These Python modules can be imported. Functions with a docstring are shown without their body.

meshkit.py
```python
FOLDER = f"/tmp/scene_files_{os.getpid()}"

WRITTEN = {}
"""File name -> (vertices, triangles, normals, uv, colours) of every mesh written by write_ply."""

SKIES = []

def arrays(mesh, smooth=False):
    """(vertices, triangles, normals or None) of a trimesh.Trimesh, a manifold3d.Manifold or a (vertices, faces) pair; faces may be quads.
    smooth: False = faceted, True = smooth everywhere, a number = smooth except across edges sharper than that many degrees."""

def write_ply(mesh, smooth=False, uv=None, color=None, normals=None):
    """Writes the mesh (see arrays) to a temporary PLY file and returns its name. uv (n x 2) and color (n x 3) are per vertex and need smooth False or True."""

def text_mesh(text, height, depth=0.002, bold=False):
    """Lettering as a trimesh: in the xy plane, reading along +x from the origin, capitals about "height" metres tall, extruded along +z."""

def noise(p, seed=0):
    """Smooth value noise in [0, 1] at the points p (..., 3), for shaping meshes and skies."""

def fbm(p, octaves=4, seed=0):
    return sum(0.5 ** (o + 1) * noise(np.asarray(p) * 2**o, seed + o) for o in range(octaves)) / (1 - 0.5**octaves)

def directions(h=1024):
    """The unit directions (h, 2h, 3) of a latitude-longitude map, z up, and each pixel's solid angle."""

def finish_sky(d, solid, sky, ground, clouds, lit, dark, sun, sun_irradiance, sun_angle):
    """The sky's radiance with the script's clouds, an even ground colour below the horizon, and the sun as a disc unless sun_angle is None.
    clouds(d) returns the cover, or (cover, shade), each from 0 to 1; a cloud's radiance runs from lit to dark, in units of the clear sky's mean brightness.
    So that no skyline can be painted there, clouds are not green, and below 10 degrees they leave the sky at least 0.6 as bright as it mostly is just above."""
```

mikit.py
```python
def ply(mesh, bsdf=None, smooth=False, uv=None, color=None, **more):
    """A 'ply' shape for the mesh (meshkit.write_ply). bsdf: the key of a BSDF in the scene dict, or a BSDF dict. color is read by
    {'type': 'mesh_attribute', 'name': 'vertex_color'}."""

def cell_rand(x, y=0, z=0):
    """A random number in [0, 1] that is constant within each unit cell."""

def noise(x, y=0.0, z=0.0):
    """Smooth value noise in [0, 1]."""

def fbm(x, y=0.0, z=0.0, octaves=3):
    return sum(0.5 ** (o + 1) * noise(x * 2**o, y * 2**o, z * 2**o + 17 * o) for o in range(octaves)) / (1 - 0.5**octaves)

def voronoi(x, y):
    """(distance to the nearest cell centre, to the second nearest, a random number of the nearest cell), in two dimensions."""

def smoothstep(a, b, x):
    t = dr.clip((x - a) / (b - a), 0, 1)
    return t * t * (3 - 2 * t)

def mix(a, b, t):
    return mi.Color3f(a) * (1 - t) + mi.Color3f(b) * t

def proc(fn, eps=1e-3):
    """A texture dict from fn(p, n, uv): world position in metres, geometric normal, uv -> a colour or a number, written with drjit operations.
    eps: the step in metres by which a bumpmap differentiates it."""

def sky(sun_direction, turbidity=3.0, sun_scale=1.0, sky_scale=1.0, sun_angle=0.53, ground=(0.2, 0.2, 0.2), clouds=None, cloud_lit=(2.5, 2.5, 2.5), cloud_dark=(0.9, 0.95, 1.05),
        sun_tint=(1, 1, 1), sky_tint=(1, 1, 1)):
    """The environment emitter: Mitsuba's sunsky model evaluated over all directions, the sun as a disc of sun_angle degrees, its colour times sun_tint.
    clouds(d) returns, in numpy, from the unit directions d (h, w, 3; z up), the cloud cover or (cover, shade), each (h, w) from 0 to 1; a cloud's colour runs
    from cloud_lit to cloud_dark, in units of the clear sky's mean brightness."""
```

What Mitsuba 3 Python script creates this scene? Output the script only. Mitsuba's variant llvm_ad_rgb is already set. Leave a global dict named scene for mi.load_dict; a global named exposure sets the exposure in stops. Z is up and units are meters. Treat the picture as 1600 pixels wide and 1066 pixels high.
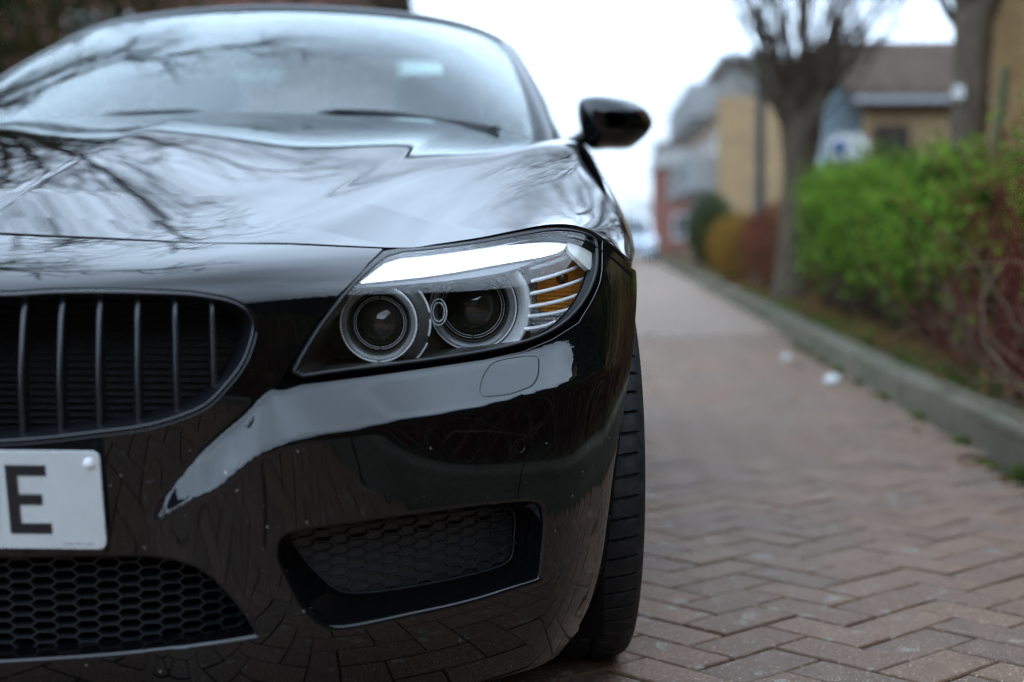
import math, random
import numpy as np, trimesh, shapely, drjit as dr, mitsuba as mi
import mikit, meshkit
from mikit import proc, noise, fbm, voronoi, cell_rand, smoothstep, mix
from scipy.interpolate import CubicSpline, RectBivariateSpline, PchipInterpolator
from scipy.spatial import Delaunay, cKDTree
from shapely.geometry import Polygon, LineString, Point

T = mi.ScalarTransform4f
scene, labels = {}, {}

# ---------------------------------------------------------------- camera, sky, exposure
# world: x to the car's left, y from the car's nose to its tail (down the lane), z up, metres
CAM = np.array([.823, -1.72, .70])
AIM = np.array([0.771983, -0.723490, 0.633928])
scene['camera'] = {'type': 'thinlens', 'to_world': T().look_at(origin=CAM.tolist(), target=AIM.tolist(), up=[0, 0, 1]),
                   'fov': 37.11, 'fov_axis': 'x', 'aperture_radius': .0118, 'focus_distance': 2.22, 'near_clip': .05, 'far_clip': 2000.}

def overcast(d):
    el = np.clip(d[..., 2], 0, 1)
    p = d / np.maximum(.12 + el, .12)[..., None]
    p = p + 1.1 * np.stack([meshkit.fbm(p * .8 + k, 3, 40 + 5 * k) - .5 for k in range(3)], -1)
    c = meshkit.fbm(p * [1.1, 1.1, .4] + [3.1, 7.7, 0], 5, 3)
    c2 = meshkit.fbm(p * [.38, .38, .2] + [9.1, 1.7, 5], 3, 8)
    tex = 2.3 * (c - .5) + 2.0 * (c2 - .5)
    return np.ones_like(el), np.clip(.80 - .74 * el - tex, 0, 1)

scene['sky'] = mikit.sky((.45, .5, .75), turbidity=4, sun_scale=.002, sun_angle=40, ground=(.11, .10, .09), clouds=overcast,
                         cloud_lit=(4.3, 5.5, 7.0), cloud_dark=(1.25, 1.55, 1.95))
exposure = 2.65

# ---------------------------------------------------------------- helpers
def free(key):
    if key not in scene and key not in labels:
        return key
    k = 1
    while f'{key}_{k:03d}' in scene or f'{key}_{k:03d}' in labels:
        k += 1
    return f'{key}_{k:03d}'

def put(key, mesh, mat, smooth=False, normals=None, stuff=False, **kw):
    """one entry of the scene"""
    key = free(key)
    if normals is None:
        scene[key] = mikit.ply(mesh, mat, smooth=smooth, **kw)
    else:
        path = meshkit.write_ply(mesh, normals=normals)
        scene[key] = {'type': 'ply', 'filename': path, 'face_normals': False, 'bsdf': {'type': 'ref', 'id': mat}}
    if stuff:
        labels.setdefault(key, {})['kind'] = 'stuff'
    return key

def tag(key, label=None, category=None, group=None, kind=None):
    d = labels.setdefault(key, {})
    for k, v in (('label', label), ('category', category), ('group', group), ('kind', kind)):
        if v: d[k] = v
    return key

class MB:
    """collects pieces into one mesh"""
    def __init__(s): s.v, s.f, s.n = [], [], 0
    def add(s, v, f):
        v = np.asarray(v, float); f = np.asarray(f, int)
        if f.shape[1] == 4: f = np.vstack([f[:, [0, 1, 2]], f[:, [0, 2, 3]]])
        s.v.append(v); s.f.append(f + s.n); s.n += len(v); return s
    def mesh(s, m): return s.add(m.vertices, m.faces)
    def box(s, c, size, R=None):
        v = (np.array([[x, y, z] for x in (-.5, .5) for y in (-.5, .5) for z in (-.5, .5)]) * size)
        if R is not None: v = v @ np.asarray(R).T
        return s.add(v + c, [[0, 1, 3, 2], [4, 6, 7, 5], [0, 4, 5, 1], [2, 3, 7, 6], [0, 2, 6, 4], [1, 5, 7, 3]])
    def tube(s, pts, r, k=6, caps=True):
        v, f = tube(pts, r, k, caps); return s.add(v, f)
    def out(s): return trimesh.Trimesh(np.vstack(s.v), np.vstack(s.f), process=False)

def tube(pts, r, k=6, caps=True):
    p = np.asarray(pts, float); r = np.broadcast_to(r, (len(p),))
    t = np.gradient(p, axis=0); t /= np.linalg.norm(t, axis=1, keepdims=True) + 1e-12
    up = np.array([0, 0, 1.]) if abs(t[0, 2]) < .9 else np.array([1., 0, 0])
    a = np.cross(t, up); a /= np.linalg.norm(a, axis=1, keepdims=True) + 1e-12
    b = np.cross(t, a); g = np.arange(k) * 2 * np.pi / k
    v = p[:, None] + r[:, None, None] * (np.cos(g)[None, :, None] * a[:, None] + np.sin(g)[None, :, None] * b[:, None])
    f = grid_faces(len(p), k, True)
    v = v.reshape(-1, 3)
    if caps:
        n = len(v); v = np.vstack([v, p[0], p[-1]]); i = np.arange(k); j = (i + 1) % k; e = (len(p) - 1) * k
        f = np.vstack([f, np.stack([i, j, i * 0 + n], 1)[:, ::-1], np.stack([i + e, j + e, i * 0 + n + 1], 1)])
    return v, f[:, ::-1]

def grid_faces(n, m, wrap=False):
    i, j = np.meshgrid(np.arange(n - 1), np.arange(m if wrap else m - 1), indexing='ij')
    j2 = (j + 1) % m
    q = np.stack([i * m + j, i * m + j2, (i + 1) * m + j2, (i + 1) * m + j], -1).reshape(-1, 4)
    return np.vstack([q[:, [0, 1, 2]], q[:, [0, 2, 3]]])

def grid_normals(P, flip=False):
    n = np.cross(np.gradient(P, axis=0), np.gradient(P, axis=1)); n /= np.linalg.norm(n, axis=-1, keepdims=True) + 1e-15
    return -n if flip else n

def sheet(P, toward=None, wrap=False):
    """grid of points (n, m, 3) -> ((v, f), normals), facing 'toward' (a direction or a point function)"""
    N = grid_normals(P)
    if wrap:
        Q = np.concatenate([P[:, -1:], P, P[:, :1]], 1); N = grid_normals(Q)[:, 1:-1]
    f = grid_faces(P.shape[0], P.shape[1], wrap)
    if toward is not None and (N * toward).sum(-1).mean() < 0:
        N = -N; f = f[:, ::-1]
    return (P.reshape(-1, 3), f), N.reshape(-1, 3)

def join(parts):
    """[((v, f), n), ...] -> ((v, f), n)"""
    v, f, n, k = [], [], [], 0
    for (a, b), c in parts:
        v.append(a); f.append(np.asarray(b) + k); n.append(c); k += len(a)
    return (np.vstack(v), np.vstack(f)), np.vstack(n)

def mirrored(part):
    (v, f), n = part; m = np.array([-1, 1, 1.])
    return (v * m, f[:, ::-1]), n * m

def both(part): return join([part, mirrored(part)])

def resample(c, n, closed=True):
    c = np.asarray(c, float); q = np.vstack([c, c[:1]]) if closed else c
    L = np.r_[0, np.cumsum(np.linalg.norm(np.diff(q, axis=0), axis=1))]
    s = np.linspace(0, L[-1], n, endpoint=not closed)
    return np.stack([np.interp(s, L, q[:, k]) for k in range(q.shape[1])], 1)

def round_ring(c, k=2):
    """corner cutting: a smoother closed outline"""
    c = np.asarray(c, float)
    for _ in range(k):
        d = np.roll(c, -1, 0); c = np.stack([.75 * c + .25 * d, .25 * c + .75 * d], 1).reshape(-1, c.shape[1])
    return c

def smooth_line(c, n, closed=False):
    c = np.asarray(c, float); q = np.vstack([c, c[:1]]) if closed else c
    L = np.r_[0, np.cumsum(np.linalg.norm(np.diff(q, axis=0), axis=1))]
    s = PchipInterpolator(L, q) if not closed else CubicSpline(L, q, bc_type='periodic')
    return s(np.linspace(0, L[-1], n, endpoint=not closed))

def rot(axis, deg):
    return trimesh.transformations.rotation_matrix(math.radians(deg), axis)[:3, :3]

# ---------------------------------------------------------------- materials
def tw(d): return {'type': 'twosided', 'b': d}
def rgb(*c): return {'type': 'rgb', 'value': list(c)}
def diffuse(name, c): scene[name] = tw({'type': 'diffuse', 'reflectance': proc(c) if callable(c) else rgb(*c)})
def satin(name, c, rough=.35, spec=.5, metal=0.):
    scene[name] = tw({'type': 'principled', 'base_color': proc(c) if callable(c) else rgb(*c), 'roughness': rough, 'specular': spec, 'metallic': metal})
def bumped(name, inner, fn, scale=1., eps=1e-3):
    scene[name] = tw({'type': 'bumpmap', 'tex': proc(fn, eps), 'scale': scale, 'b': inner})

def dust(p, n, uv):
    f, s, w = voronoi(p.x * 55 + p.y * 31, p.z * 55 - p.y * 17)
    speck = dr.select((f < .03 + .05 * w) & (w > .955) & (p.z < .45), .6, 0.)
    f2, s2, w2 = voronoi(p.x * 190 + p.y * 71, p.z * 190 - p.y * 57)
    speck2 = dr.select((f2 < .12) & (w2 > .988) & (p.z < .40), .4, 0.)
    film = .004 * fbm(p.x * 7, p.y * 7, p.z * 9) * smoothstep(.55, .15, p.z)
    return dr.maximum(dr.maximum(speck, speck2), film)
scene['paint'] = tw({'type': 'blendbsdf', 'weight': proc(dust),
                     'a': {'type': 'plastic', 'int_ior': 1.56, 'diffuse_reflectance': rgb(.0018, .0020, .0026)},
                     'b': {'type': 'diffuse', 'reflectance': rgb(.30, .28, .25)}})
satin('black_plastic', (.012, .013, .015), .38)
satin('kidney_plastic', (.006, .0065, .008), .27, .55)
satin('mesh_plastic', (.016, .018, .020), .42)
satin('void_black', (.004, .004, .004), .9, .1)
satin('lamp_black', (.034, .031, .028), .30)
satin('rubber', lambda p, n, uv: mix((.008, .008, .0085), (.019, .0185, .018), smoothstep(.45, .75, fbm(p.x * 60, p.y * 60, p.z * 60))), .62, .35)
satin('seal_rubber', (.010, .010, .011), .45)
scene['chrome'] = tw({'type': 'roughconductor', 'material': 'Al', 'alpha': .07})
scene['satin_chrome'] = tw({'type': 'roughconductor', 'material': 'Al', 'alpha': .22, 'specular_reflectance': rgb(.55, .56, .57)})
scene['grey_trim'] = tw({'type': 'principled', 'base_color': rgb(.62, .63, .63), 'metallic': .1, 'roughness': .3})
satin('lip_grey', (.16, .17, .18), .25, .6)
scene['cream_trim'] = tw({'type': 'principled', 'base_color': rgb(.66, .66, .60), 'metallic': .15, 'roughness': .3})
scene['lamp_cover'] = {'type': 'thindielectric', 'int_ior': 1.32}
scene['screen_glass'] = {'type': 'thindielectric', 'int_ior': 1.75, 'specular_transmittance': rgb(.55, .66, .64), 'specular_reflectance': rgb(.92, 1., 1.)}
scene['lens_glass'] = tw({'type': 'plastic', 'int_ior': 1.6, 'diffuse_reflectance': rgb(.022, .018, .014)})
scene['ring_acrylic'] = tw({'type': 'plastic', 'int_ior': 1.5, 'diffuse_reflectance': rgb(.34, .345, .35)})
def prism(p, n, uv):
    return .5 * dr.abs(dr.sin(p.x * 520)) + .5 * dr.abs(dr.sin(p.z * 520))
bumped('amber_prism', {'type': 'principled', 'base_color': rgb(.85, .29, .03), 'roughness': .2, 'specular': .8, 'metallic': .1}, prism, .0035, 3e-4)
bumped('clear_prism', {'type': 'principled', 'base_color': rgb(.72, .72, .72), 'metallic': .45, 'roughness': .18}, prism, .0035, 3e-4)
diffuse('plate_white', lambda p, n, uv: mix((.50, .51, .50), (.55, .56, .55), fbm(p.x * 30, p.z * 30)))
satin('plate_black', (.012, .012, .014), .35)
satin('cap_white', (.75, .75, .74), .3)
satin('interior', (.02, .021, .022), .7)
satin('interior_grey', (.06, .062, .064), .7)
scene['mirror_glass'] = tw({'type': 'conductor', 'material': 'Al'})
satin('rim_metal', (.35, .35, .36), .3, .5, .9)

# ---------------------------------------------------------------- outlines of panels on the car, in metres (arc along the plan, height) or (x, y, z)
TAB = {
 'BAND_A_PTS': [[0.2503, 0.3232], [0.3503, 0.4232], [0.3676, 0.4426], [0.3914, 0.4617], [0.4238, 0.4842], [0.4658, 0.5166], [0.5009, 0.5212], [0.5581, 0.5247], [0.6346, 0.5298], [0.7178, 0.5349], [0.7912, 0.5399], [0.8601, 0.5471], [0.915, 0.5615], [0.9726, 0.5823], [1.0091, 0.6027], [1.0533, 0.6261], [1.1126, 0.6462], [1.32, 0.6862]],
 'BAND_B_PTS': [[0.2501, 0.2902], [0.3501, 0.3902], [0.3597, 0.3952], [0.3853, 0.4074], [0.4127, 0.4325], [0.4403, 0.4523], [0.4824, 0.4641], [0.558, 0.471], [0.5964, 0.4762], [0.7225, 0.4851], [0.8216, 0.4977], [0.8791, 0.5048], [0.9379, 0.5125], [0.9946, 0.5189], [1.0599, 0.5231], [1.32, 0.5631]],
 'BULGE_A': [0.0, 0.2966, 0.3275, 0.3639, 0.4276, 0.5163, 0.857, 0.9837, 1.1333, 1.3261],
 'BULGE_B': [0.0, 0.0, 0.011, 0.031, 0.052, 0.062, 0.056, 0.03, 0.008, 0.0],
 'LAMP': [[0.486, 0.5301], [0.5078, 0.5644], [0.5418, 0.6048], [0.5822, 0.6396], [0.6355, 0.6661], [0.6949, 0.6856], [0.7923, 0.691], [0.8942, 0.7002], [0.9662, 0.7102], [1.0223, 0.7173], [1.0545, 0.716], [1.0776, 0.709], [1.0867, 0.7002], [1.0629, 0.6723], [1.0324, 0.6451], [1.0045, 0.622], [0.9781, 0.602], [0.9454, 0.5834], [0.906, 0.5689], [0.8612, 0.5588], [0.7928, 0.55], [0.7107, 0.5439], [0.6327, 0.5397], [0.559, 0.5361]],
 'LAMP_EDGE_IN': [[0.4658, 0.5205], [0.4885, 0.5531], [0.5076, 0.5782], [0.5275, 0.6028], [0.5669, 0.6335], [0.5941, 0.6489], [0.6385, 0.671], [0.6866, 0.6882]],
 'LAMP_EDGE_OUT': [[0.5009, 0.5216], [0.5581, 0.5247], [0.6315, 0.5292], [0.7178, 0.5349], [0.7912, 0.5399], [0.8602, 0.548], [0.9151, 0.5624], [0.9728, 0.5832], [1.0106, 0.6127], [1.0414, 0.6393], [1.068, 0.6676], [1.0946, 0.6983]],
 'SHUT': [[-0.0073, 0.7111], [0.0548, 0.7094], [0.1332, 0.7064], [0.2107, 0.7038], [0.2924, 0.701], [0.3737, 0.6985], [0.4526, 0.6974], [0.5328, 0.6964], [0.6126, 0.6934], [0.6935, 0.6903]],
 'HOOD_SIDE': [[0.6982, 0.6882], [0.7442, 0.6889], [0.7955, 0.6927], [0.8473, 0.6971], [0.8981, 0.7024], [0.9339, 0.7075], [0.9702, 0.713], [1.0009, 0.7177], [1.0259, 0.7206], [1.0428, 0.7211], [1.0581, 0.7198], [1.0698, 0.717], [1.0809, 0.7129], [1.0918, 0.7049], [1.1042, 0.6964], [1.1239, 0.685], [1.1522, 0.6742], [1.1927, 0.6659]],
 'TOPSEAM': [[1.0972, 0.6912], [1.1082, 0.6851], [1.1217, 0.6774], [1.1408, 0.6695], [1.1613, 0.6625], [1.1734, 0.6565]],
 'KIDNEY': [[0.0995, 0.6429], [0.131, 0.6418], [0.1878, 0.6443], [0.2166, 0.6449], [0.2456, 0.645], [0.2846, 0.6443], [0.3342, 0.6425], [0.3715, 0.6396], [0.3935, 0.6358], [0.4113, 0.6316], [0.4257, 0.6253], [0.4384, 0.6151], [0.4447, 0.6034], [0.4451, 0.5918], [0.4418, 0.5788], [0.433, 0.5575], [0.4201, 0.538], [0.4036, 0.5203], [0.3836, 0.5019], [0.3546, 0.4886], [0.3297, 0.4812], [0.3035, 0.4757], [0.263, 0.4712], [0.2209, 0.4668], [0.1823, 0.4631], [0.1379, 0.4603], [0.108, 0.4585]],
 'FOG': [[0.4489, 0.3291], [0.4586, 0.3489], [0.4722, 0.3543], [0.507, 0.3572], [0.5479, 0.3597], [0.5974, 0.3621], [0.683, 0.363], [0.7403, 0.3626], [0.8013, 0.3599], [0.8283, 0.3568], [0.8423, 0.3504], [0.8513, 0.3349], [0.8524, 0.305], [0.8502, 0.2746], [0.8481, 0.244], [0.8426, 0.2396], [0.7921, 0.2362], [0.7461, 0.2313], [0.6868, 0.2277], [0.6338, 0.2264], [0.5929, 0.224], [0.5504, 0.2217], [0.5244, 0.2226], [0.5038, 0.2324], [0.4801, 0.2586], [0.4647, 0.2929]],
 'FOGMESH': [[0.4792, 0.3432], [0.5071, 0.3015], [0.5418, 0.267], [0.5569, 0.2579], [0.574, 0.2527], [0.6139, 0.2496], [0.7113, 0.2496], [0.7971, 0.2527], [0.8476, 0.2591], [0.8509, 0.2838], [0.8515, 0.3375], [0.793, 0.3385], [0.7272, 0.3397], [0.6304, 0.3397], [0.547, 0.3402]],
 'LOW': [[0.098, 0.3292], [0.1286, 0.3283], [0.1856, 0.3285], [0.2425, 0.328], [0.2999, 0.3258], [0.3349, 0.3224], [0.3631, 0.3148], [0.3854, 0.2993], [0.4072, 0.274], [0.4235, 0.2514], [0.434, 0.2333], [0.4371, 0.2219], [0.4124, 0.2183], [0.3564, 0.2093], [0.2967, 0.1985], [0.1978, 0.1937], [0.1192, 0.1897], [0.0874, 0.1873]],
 'WASH': [[0.7463, 0.5036], [0.764, 0.5182], [0.7778, 0.5262], [0.7962, 0.5358], [0.8116, 0.5392], [0.8302, 0.5413], [0.8524, 0.543], [0.8708, 0.5434], [0.8761, 0.5409], [0.8743, 0.5368], [0.8559, 0.5205], [0.8403, 0.5109], [0.8273, 0.5052], [0.8079, 0.5015], [0.7891, 0.4978], [0.7654, 0.4966], [0.7458, 0.4968]],
 'SENSOR': [[0.7974, 0.4302], [0.306, 0.4223]],
 'ARCH_HINT': [[0.9678, 0.1263], [1.1536, 0.0916], [0.9883, 0.1619], [0.9881, 0.1939], [1.0021, 0.2695], [1.0282, 0.3352], [1.0572, 0.4014], [1.0795, 0.4327], [1.0867, 0.4954], [1.1143, 0.5645], [1.1471, 0.6185], [1.1835, 0.6602]],
 'PLATE': [[0.2513, 0.4522], [0.2563, 0.3331], [0.1371, 0.4492], [0.1287, 0.3307]],
 'BOTTOM': [[0.9678, 0.1263], [0.9361, 0.1187], [0.8117, 0.1292], [0.6818, 0.1445], [0.5393, 0.1594], [0.4709, 0.1656], [0.4508, 0.1825], [0.4387, 0.2153]],
 'BROW': [[0.6013, 0.6437], [0.646, 0.6642], [0.7083, 0.6834], [0.8016, 0.6891], [0.902, 0.6979], [0.9758, 0.708], [1.033, 0.7155], [1.0593, 0.7138], [1.028, 0.6882], [0.9871, 0.6783], [0.8969, 0.6684], [0.7511, 0.6526], [0.654, 0.6469]],
 'CREAM': [[1.0593, 0.7138], [1.0927, 0.7073], [1.1029, 0.6983], [1.0791, 0.6767], [1.0496, 0.6529], [1.0335, 0.6706], [1.028, 0.6882]],
 'LIP': [[0.6026, 0.6428], [0.6555, 0.646], [0.7532, 0.6522], [0.8994, 0.6681], [0.9576, 0.6757], [0.9495, 0.6695], [0.8851, 0.6559], [0.7904, 0.6466], [0.6971, 0.6421], [0.6081, 0.6387]],
 'ORANGE': [[0.773, 0.6824], [0.7898, 0.6861], [0.8134, 0.6634], [0.822, 0.6463], [0.8192, 0.6245], [0.8041, 0.6124], [0.776, 0.5938], [0.7517, 0.5941], [0.7442, 0.6111], [0.7461, 0.6393], [0.7507, 0.6627]],
 'CLEAR': [[0.7294, 0.6582], [0.7553, 0.6693], [0.7889, 0.6861], [0.8068, 0.67], [0.8248, 0.6501], [0.8249, 0.6339], [0.8098, 0.6057], [0.791, 0.5832], [0.7667, 0.5722], [0.7322, 0.5596], [0.7202, 0.5579], [0.7257, 0.5926], [0.7294, 0.6301]],
 'BAR0': [[0.9437, 0.6586], [0.9899, 0.6658], [1.0576, 0.6787]],
 'BAR1': [[0.931, 0.6409], [0.9881, 0.6491], [1.0677, 0.6637]],
 'BAR2': [[0.9206, 0.6235], [0.9884, 0.632], [1.0654, 0.6444]],
 'BAR3': [[0.9142, 0.6056], [0.972, 0.6113], [1.036, 0.6208]],
 'BAR4': [[0.9104, 0.5924], [0.9552, 0.5946], [1.0041, 0.6]],
 'BAR5': [[0.8999, 0.5749], [0.9351, 0.5773], [0.9682, 0.5843]],
 'PROJ': [[0.6576, 0.43, 0.6053], [0.5448, 0.275, 0.5899]],
 'BULB': [[0.7814, 0.535, 0.6445]],
 'PLATE3': [[0.2602, -0.006, 0.4572], [0.2608, 0.016, 0.3397], [0.1489, -0.004, 0.4398], [0.1993, -0.004, 0.4402], [0.1976, 0.013, 0.3593], [0.2483, -0.007, 0.4417]],
 'HEADER': [[-0.0002, 2.2, 1.2961], [0.1295, 2.205, 1.2902], [0.2903, 2.235, 1.2861], [0.3702, 2.26, 1.2777], [0.4916, 2.3, 1.2578], [0.5651, 2.33, 1.2365], [0.6141, 2.36, 1.2082]],
 'APILLAR': [[0.6141, 2.36, 1.2082], [0.6533, 2.2, 1.1332], [0.6904, 2.03, 1.0508], [0.7234, 1.86, 0.9682], [0.7378, 1.76, 0.9218]],
 'MIRROR': [[0.7956, 1.97, 0.9655], [0.7864, 1.97, 0.9503], [0.7849, 1.97, 0.935], [0.8111, 1.97, 0.9258], [0.8648, 1.97, 0.9218], [0.9169, 1.97, 0.9239], [0.9504, 1.97, 0.9467], [0.9723, 1.97, 0.9862], [0.9638, 1.97, 1.0044], [0.9224, 1.97, 1.032], [0.8643, 1.97, 1.0444], [0.8184, 1.97, 1.0439], [0.8, 1.97, 1.0356], [0.7924, 1.97, 1.0021]],
}

# ---------------------------------------------------------------- the car's skin: two smooth master surfaces
# car frame = world: x to the car's left, y from the nose to the tail, z up, metres
PLAN = np.array([(-.15,.006),(0,0),(.15,.006),(.30,.028),(.42,.066),(.52,.116),(.62,.186),(.705,.262),(.778,.345),(.826,.42),(.856,.487),(.877,.555),(.891,.64),(.899,.76)])
_arc = np.r_[0, np.cumsum(np.linalg.norm(np.diff(PLAN, axis=0), axis=1))]
_arc -= _arc[1]
PLAN_S = CubicSpline(_arc, PLAN)
AMAX = _arc[-1]

def arc_of_x(x):
    a = np.linspace(0, AMAX, 2000)
    return np.interp(x, PLAN_S(a)[:, 0], a)

# inward offset of the skin (metres) at heights OZ for sections at plan x = OX
OX = np.array([0, .15, .30, .42, .52, .62, .70, .77, .82,   .86, .899])
OZ = np.array([.08, .12, .16, .22, .30, .38, .46, .52, .56, .60, .64, .67, .70, .73])
OFF = np.array([
 #  0     .15    .30    .42    .52    .62    .70    .77    .82    .86   .898
 [.110,  .110,  .110,  .110,  .112,  .115,  .115,  .110,  .100,  .098, .095],   # .08
 [.075,  .075,  .077,  .080,  .083,  .085,  .084,  .080,  .072,  .068, .065],   # .12
 [.055,  .055,  .058,  .063,  .067,  .068,  .067,  .062,  .053,  .048, .045],   # .16
 [.040,  .040,  .044,  .052,  .056,  .057,  .055,  .048,  .037,  .031, .028],   # .22
 [.030,  .030,  .035,  .046,  .051,  .052,  .049,  .040,  .027,  .019, .015],   # .30
 [.020,  .020,  .026,  .041,  .048,  .049,  .046,  .036,  .022,  .012, .008],   # .38
 [.006,  .007,  .014,  .033,  .045,  .048,  .045,  .034,  .019,  .008, .004],   # .46
 [.000,  .001,  .008,  .029,  .043,  .049,  .047,  .035,  .018,  .005, .001],   # .52
 [.004,  .005,  .011,  .031,  .046,  .053,  .051,  .038,  .020,  .006, .001],   # .56
 [.014,  .015,  .018,  .036,  .052,  .059,  .057,  .043,  .024,  .008, .001],   # .60
 [.040,  .040,  .039,  .050,  .066,  .075,  .074,  .056,  .033,  .013, .003],   # .64
 [.100,  .100,  .099,  .100,  .104,  .112,  .110,  .088,  .056,  .025, .006],   # .67
 [.212,  .211,  .203,  .190,  .178,  .176,  .170,  .142,  .098,  .046, .012],   # .70
 [.345,  .343,  .328,  .300,  .268,  .258,  .245,  .208,  .146,  .072, .022]])  # .73
_ox = arc_of_x(OX); _ox[0] = 0
_off = RectBivariateSpline(OZ, np.r_[-_ox[:0:-1], _ox], np.hstack([OFF[:, :0:-1], OFF]), kx=3, ky=3, s=1e-4)

def ramp(q, k1, k2):
    sp = lambda x, k: np.logaddexp(0, k * x) / k
    return sp(q, k1) - sp(q - 1, k2)

def bulge(a, z):
    """how far the outer bumper stands proud of the middle: the lit shoulder under the lamp is its upper slope"""
    ab = np.abs(a)
    za, zb = BAND_A(ab), BAND_B(ab)
    q = (za - z) / np.maximum(za - zb, .012)
    return BULGE_F(ab) * ramp(q, 14, 30)

def skin(a, z, out=0.0, full=True):
    """a: arc length along the plan from the middle (negative = car's right), z: height -> points"""
    a, z = np.broadcast_arrays(np.asarray(a, float), np.asarray(z, float))
    ab = np.abs(a)
    p, d = PLAN_S(ab), PLAN_S(ab, 1)
    d = d / np.linalg.norm(d, axis=-1, keepdims=True)
    n = np.stack([d[..., 1], -d[..., 0]], -1)
    o = out - _off.ev(z, ab)
    if full:
        o = o + bulge(a, z)
    q = p + n * o[..., None]
    return np.stack([np.where(a < 0, -1, 1) * q[..., 0], q[..., 1], z], -1)

def skin_n(a, z, **k):
    e = 2e-4
    u = skin(a + e, z, **k) - skin(a - e, z, **k)
    v = skin(a, z + e, **k) - skin(a, z - e, **k)
    n = np.cross(u, v)
    return n / np.linalg.norm(n, axis=-1, keepdims=True)

BAND_A = PchipInterpolator(*np.array(TAB['BAND_A_PTS']).T)
BAND_B = PchipInterpolator(*np.array(TAB['BAND_B_PTS']).T)
BULGE_A, BULGE_B = np.array(TAB['BULGE_A']), np.array(TAB['BULGE_B'])
BULGE_F = PchipInterpolator(np.r_[BULGE_A, 1.6], np.r_[BULGE_B, 0])

# ================================================================ the car
CAR = 'sports_car'
labels[CAR] = {'label': 'black glossy two-seat sports car parked on the brick paving, seen close up from the front', 'category': 'car'}
def cp(name, part, mat): return put(f'{CAR}__{name}', part[0], mat, normals=part[1])

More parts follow.
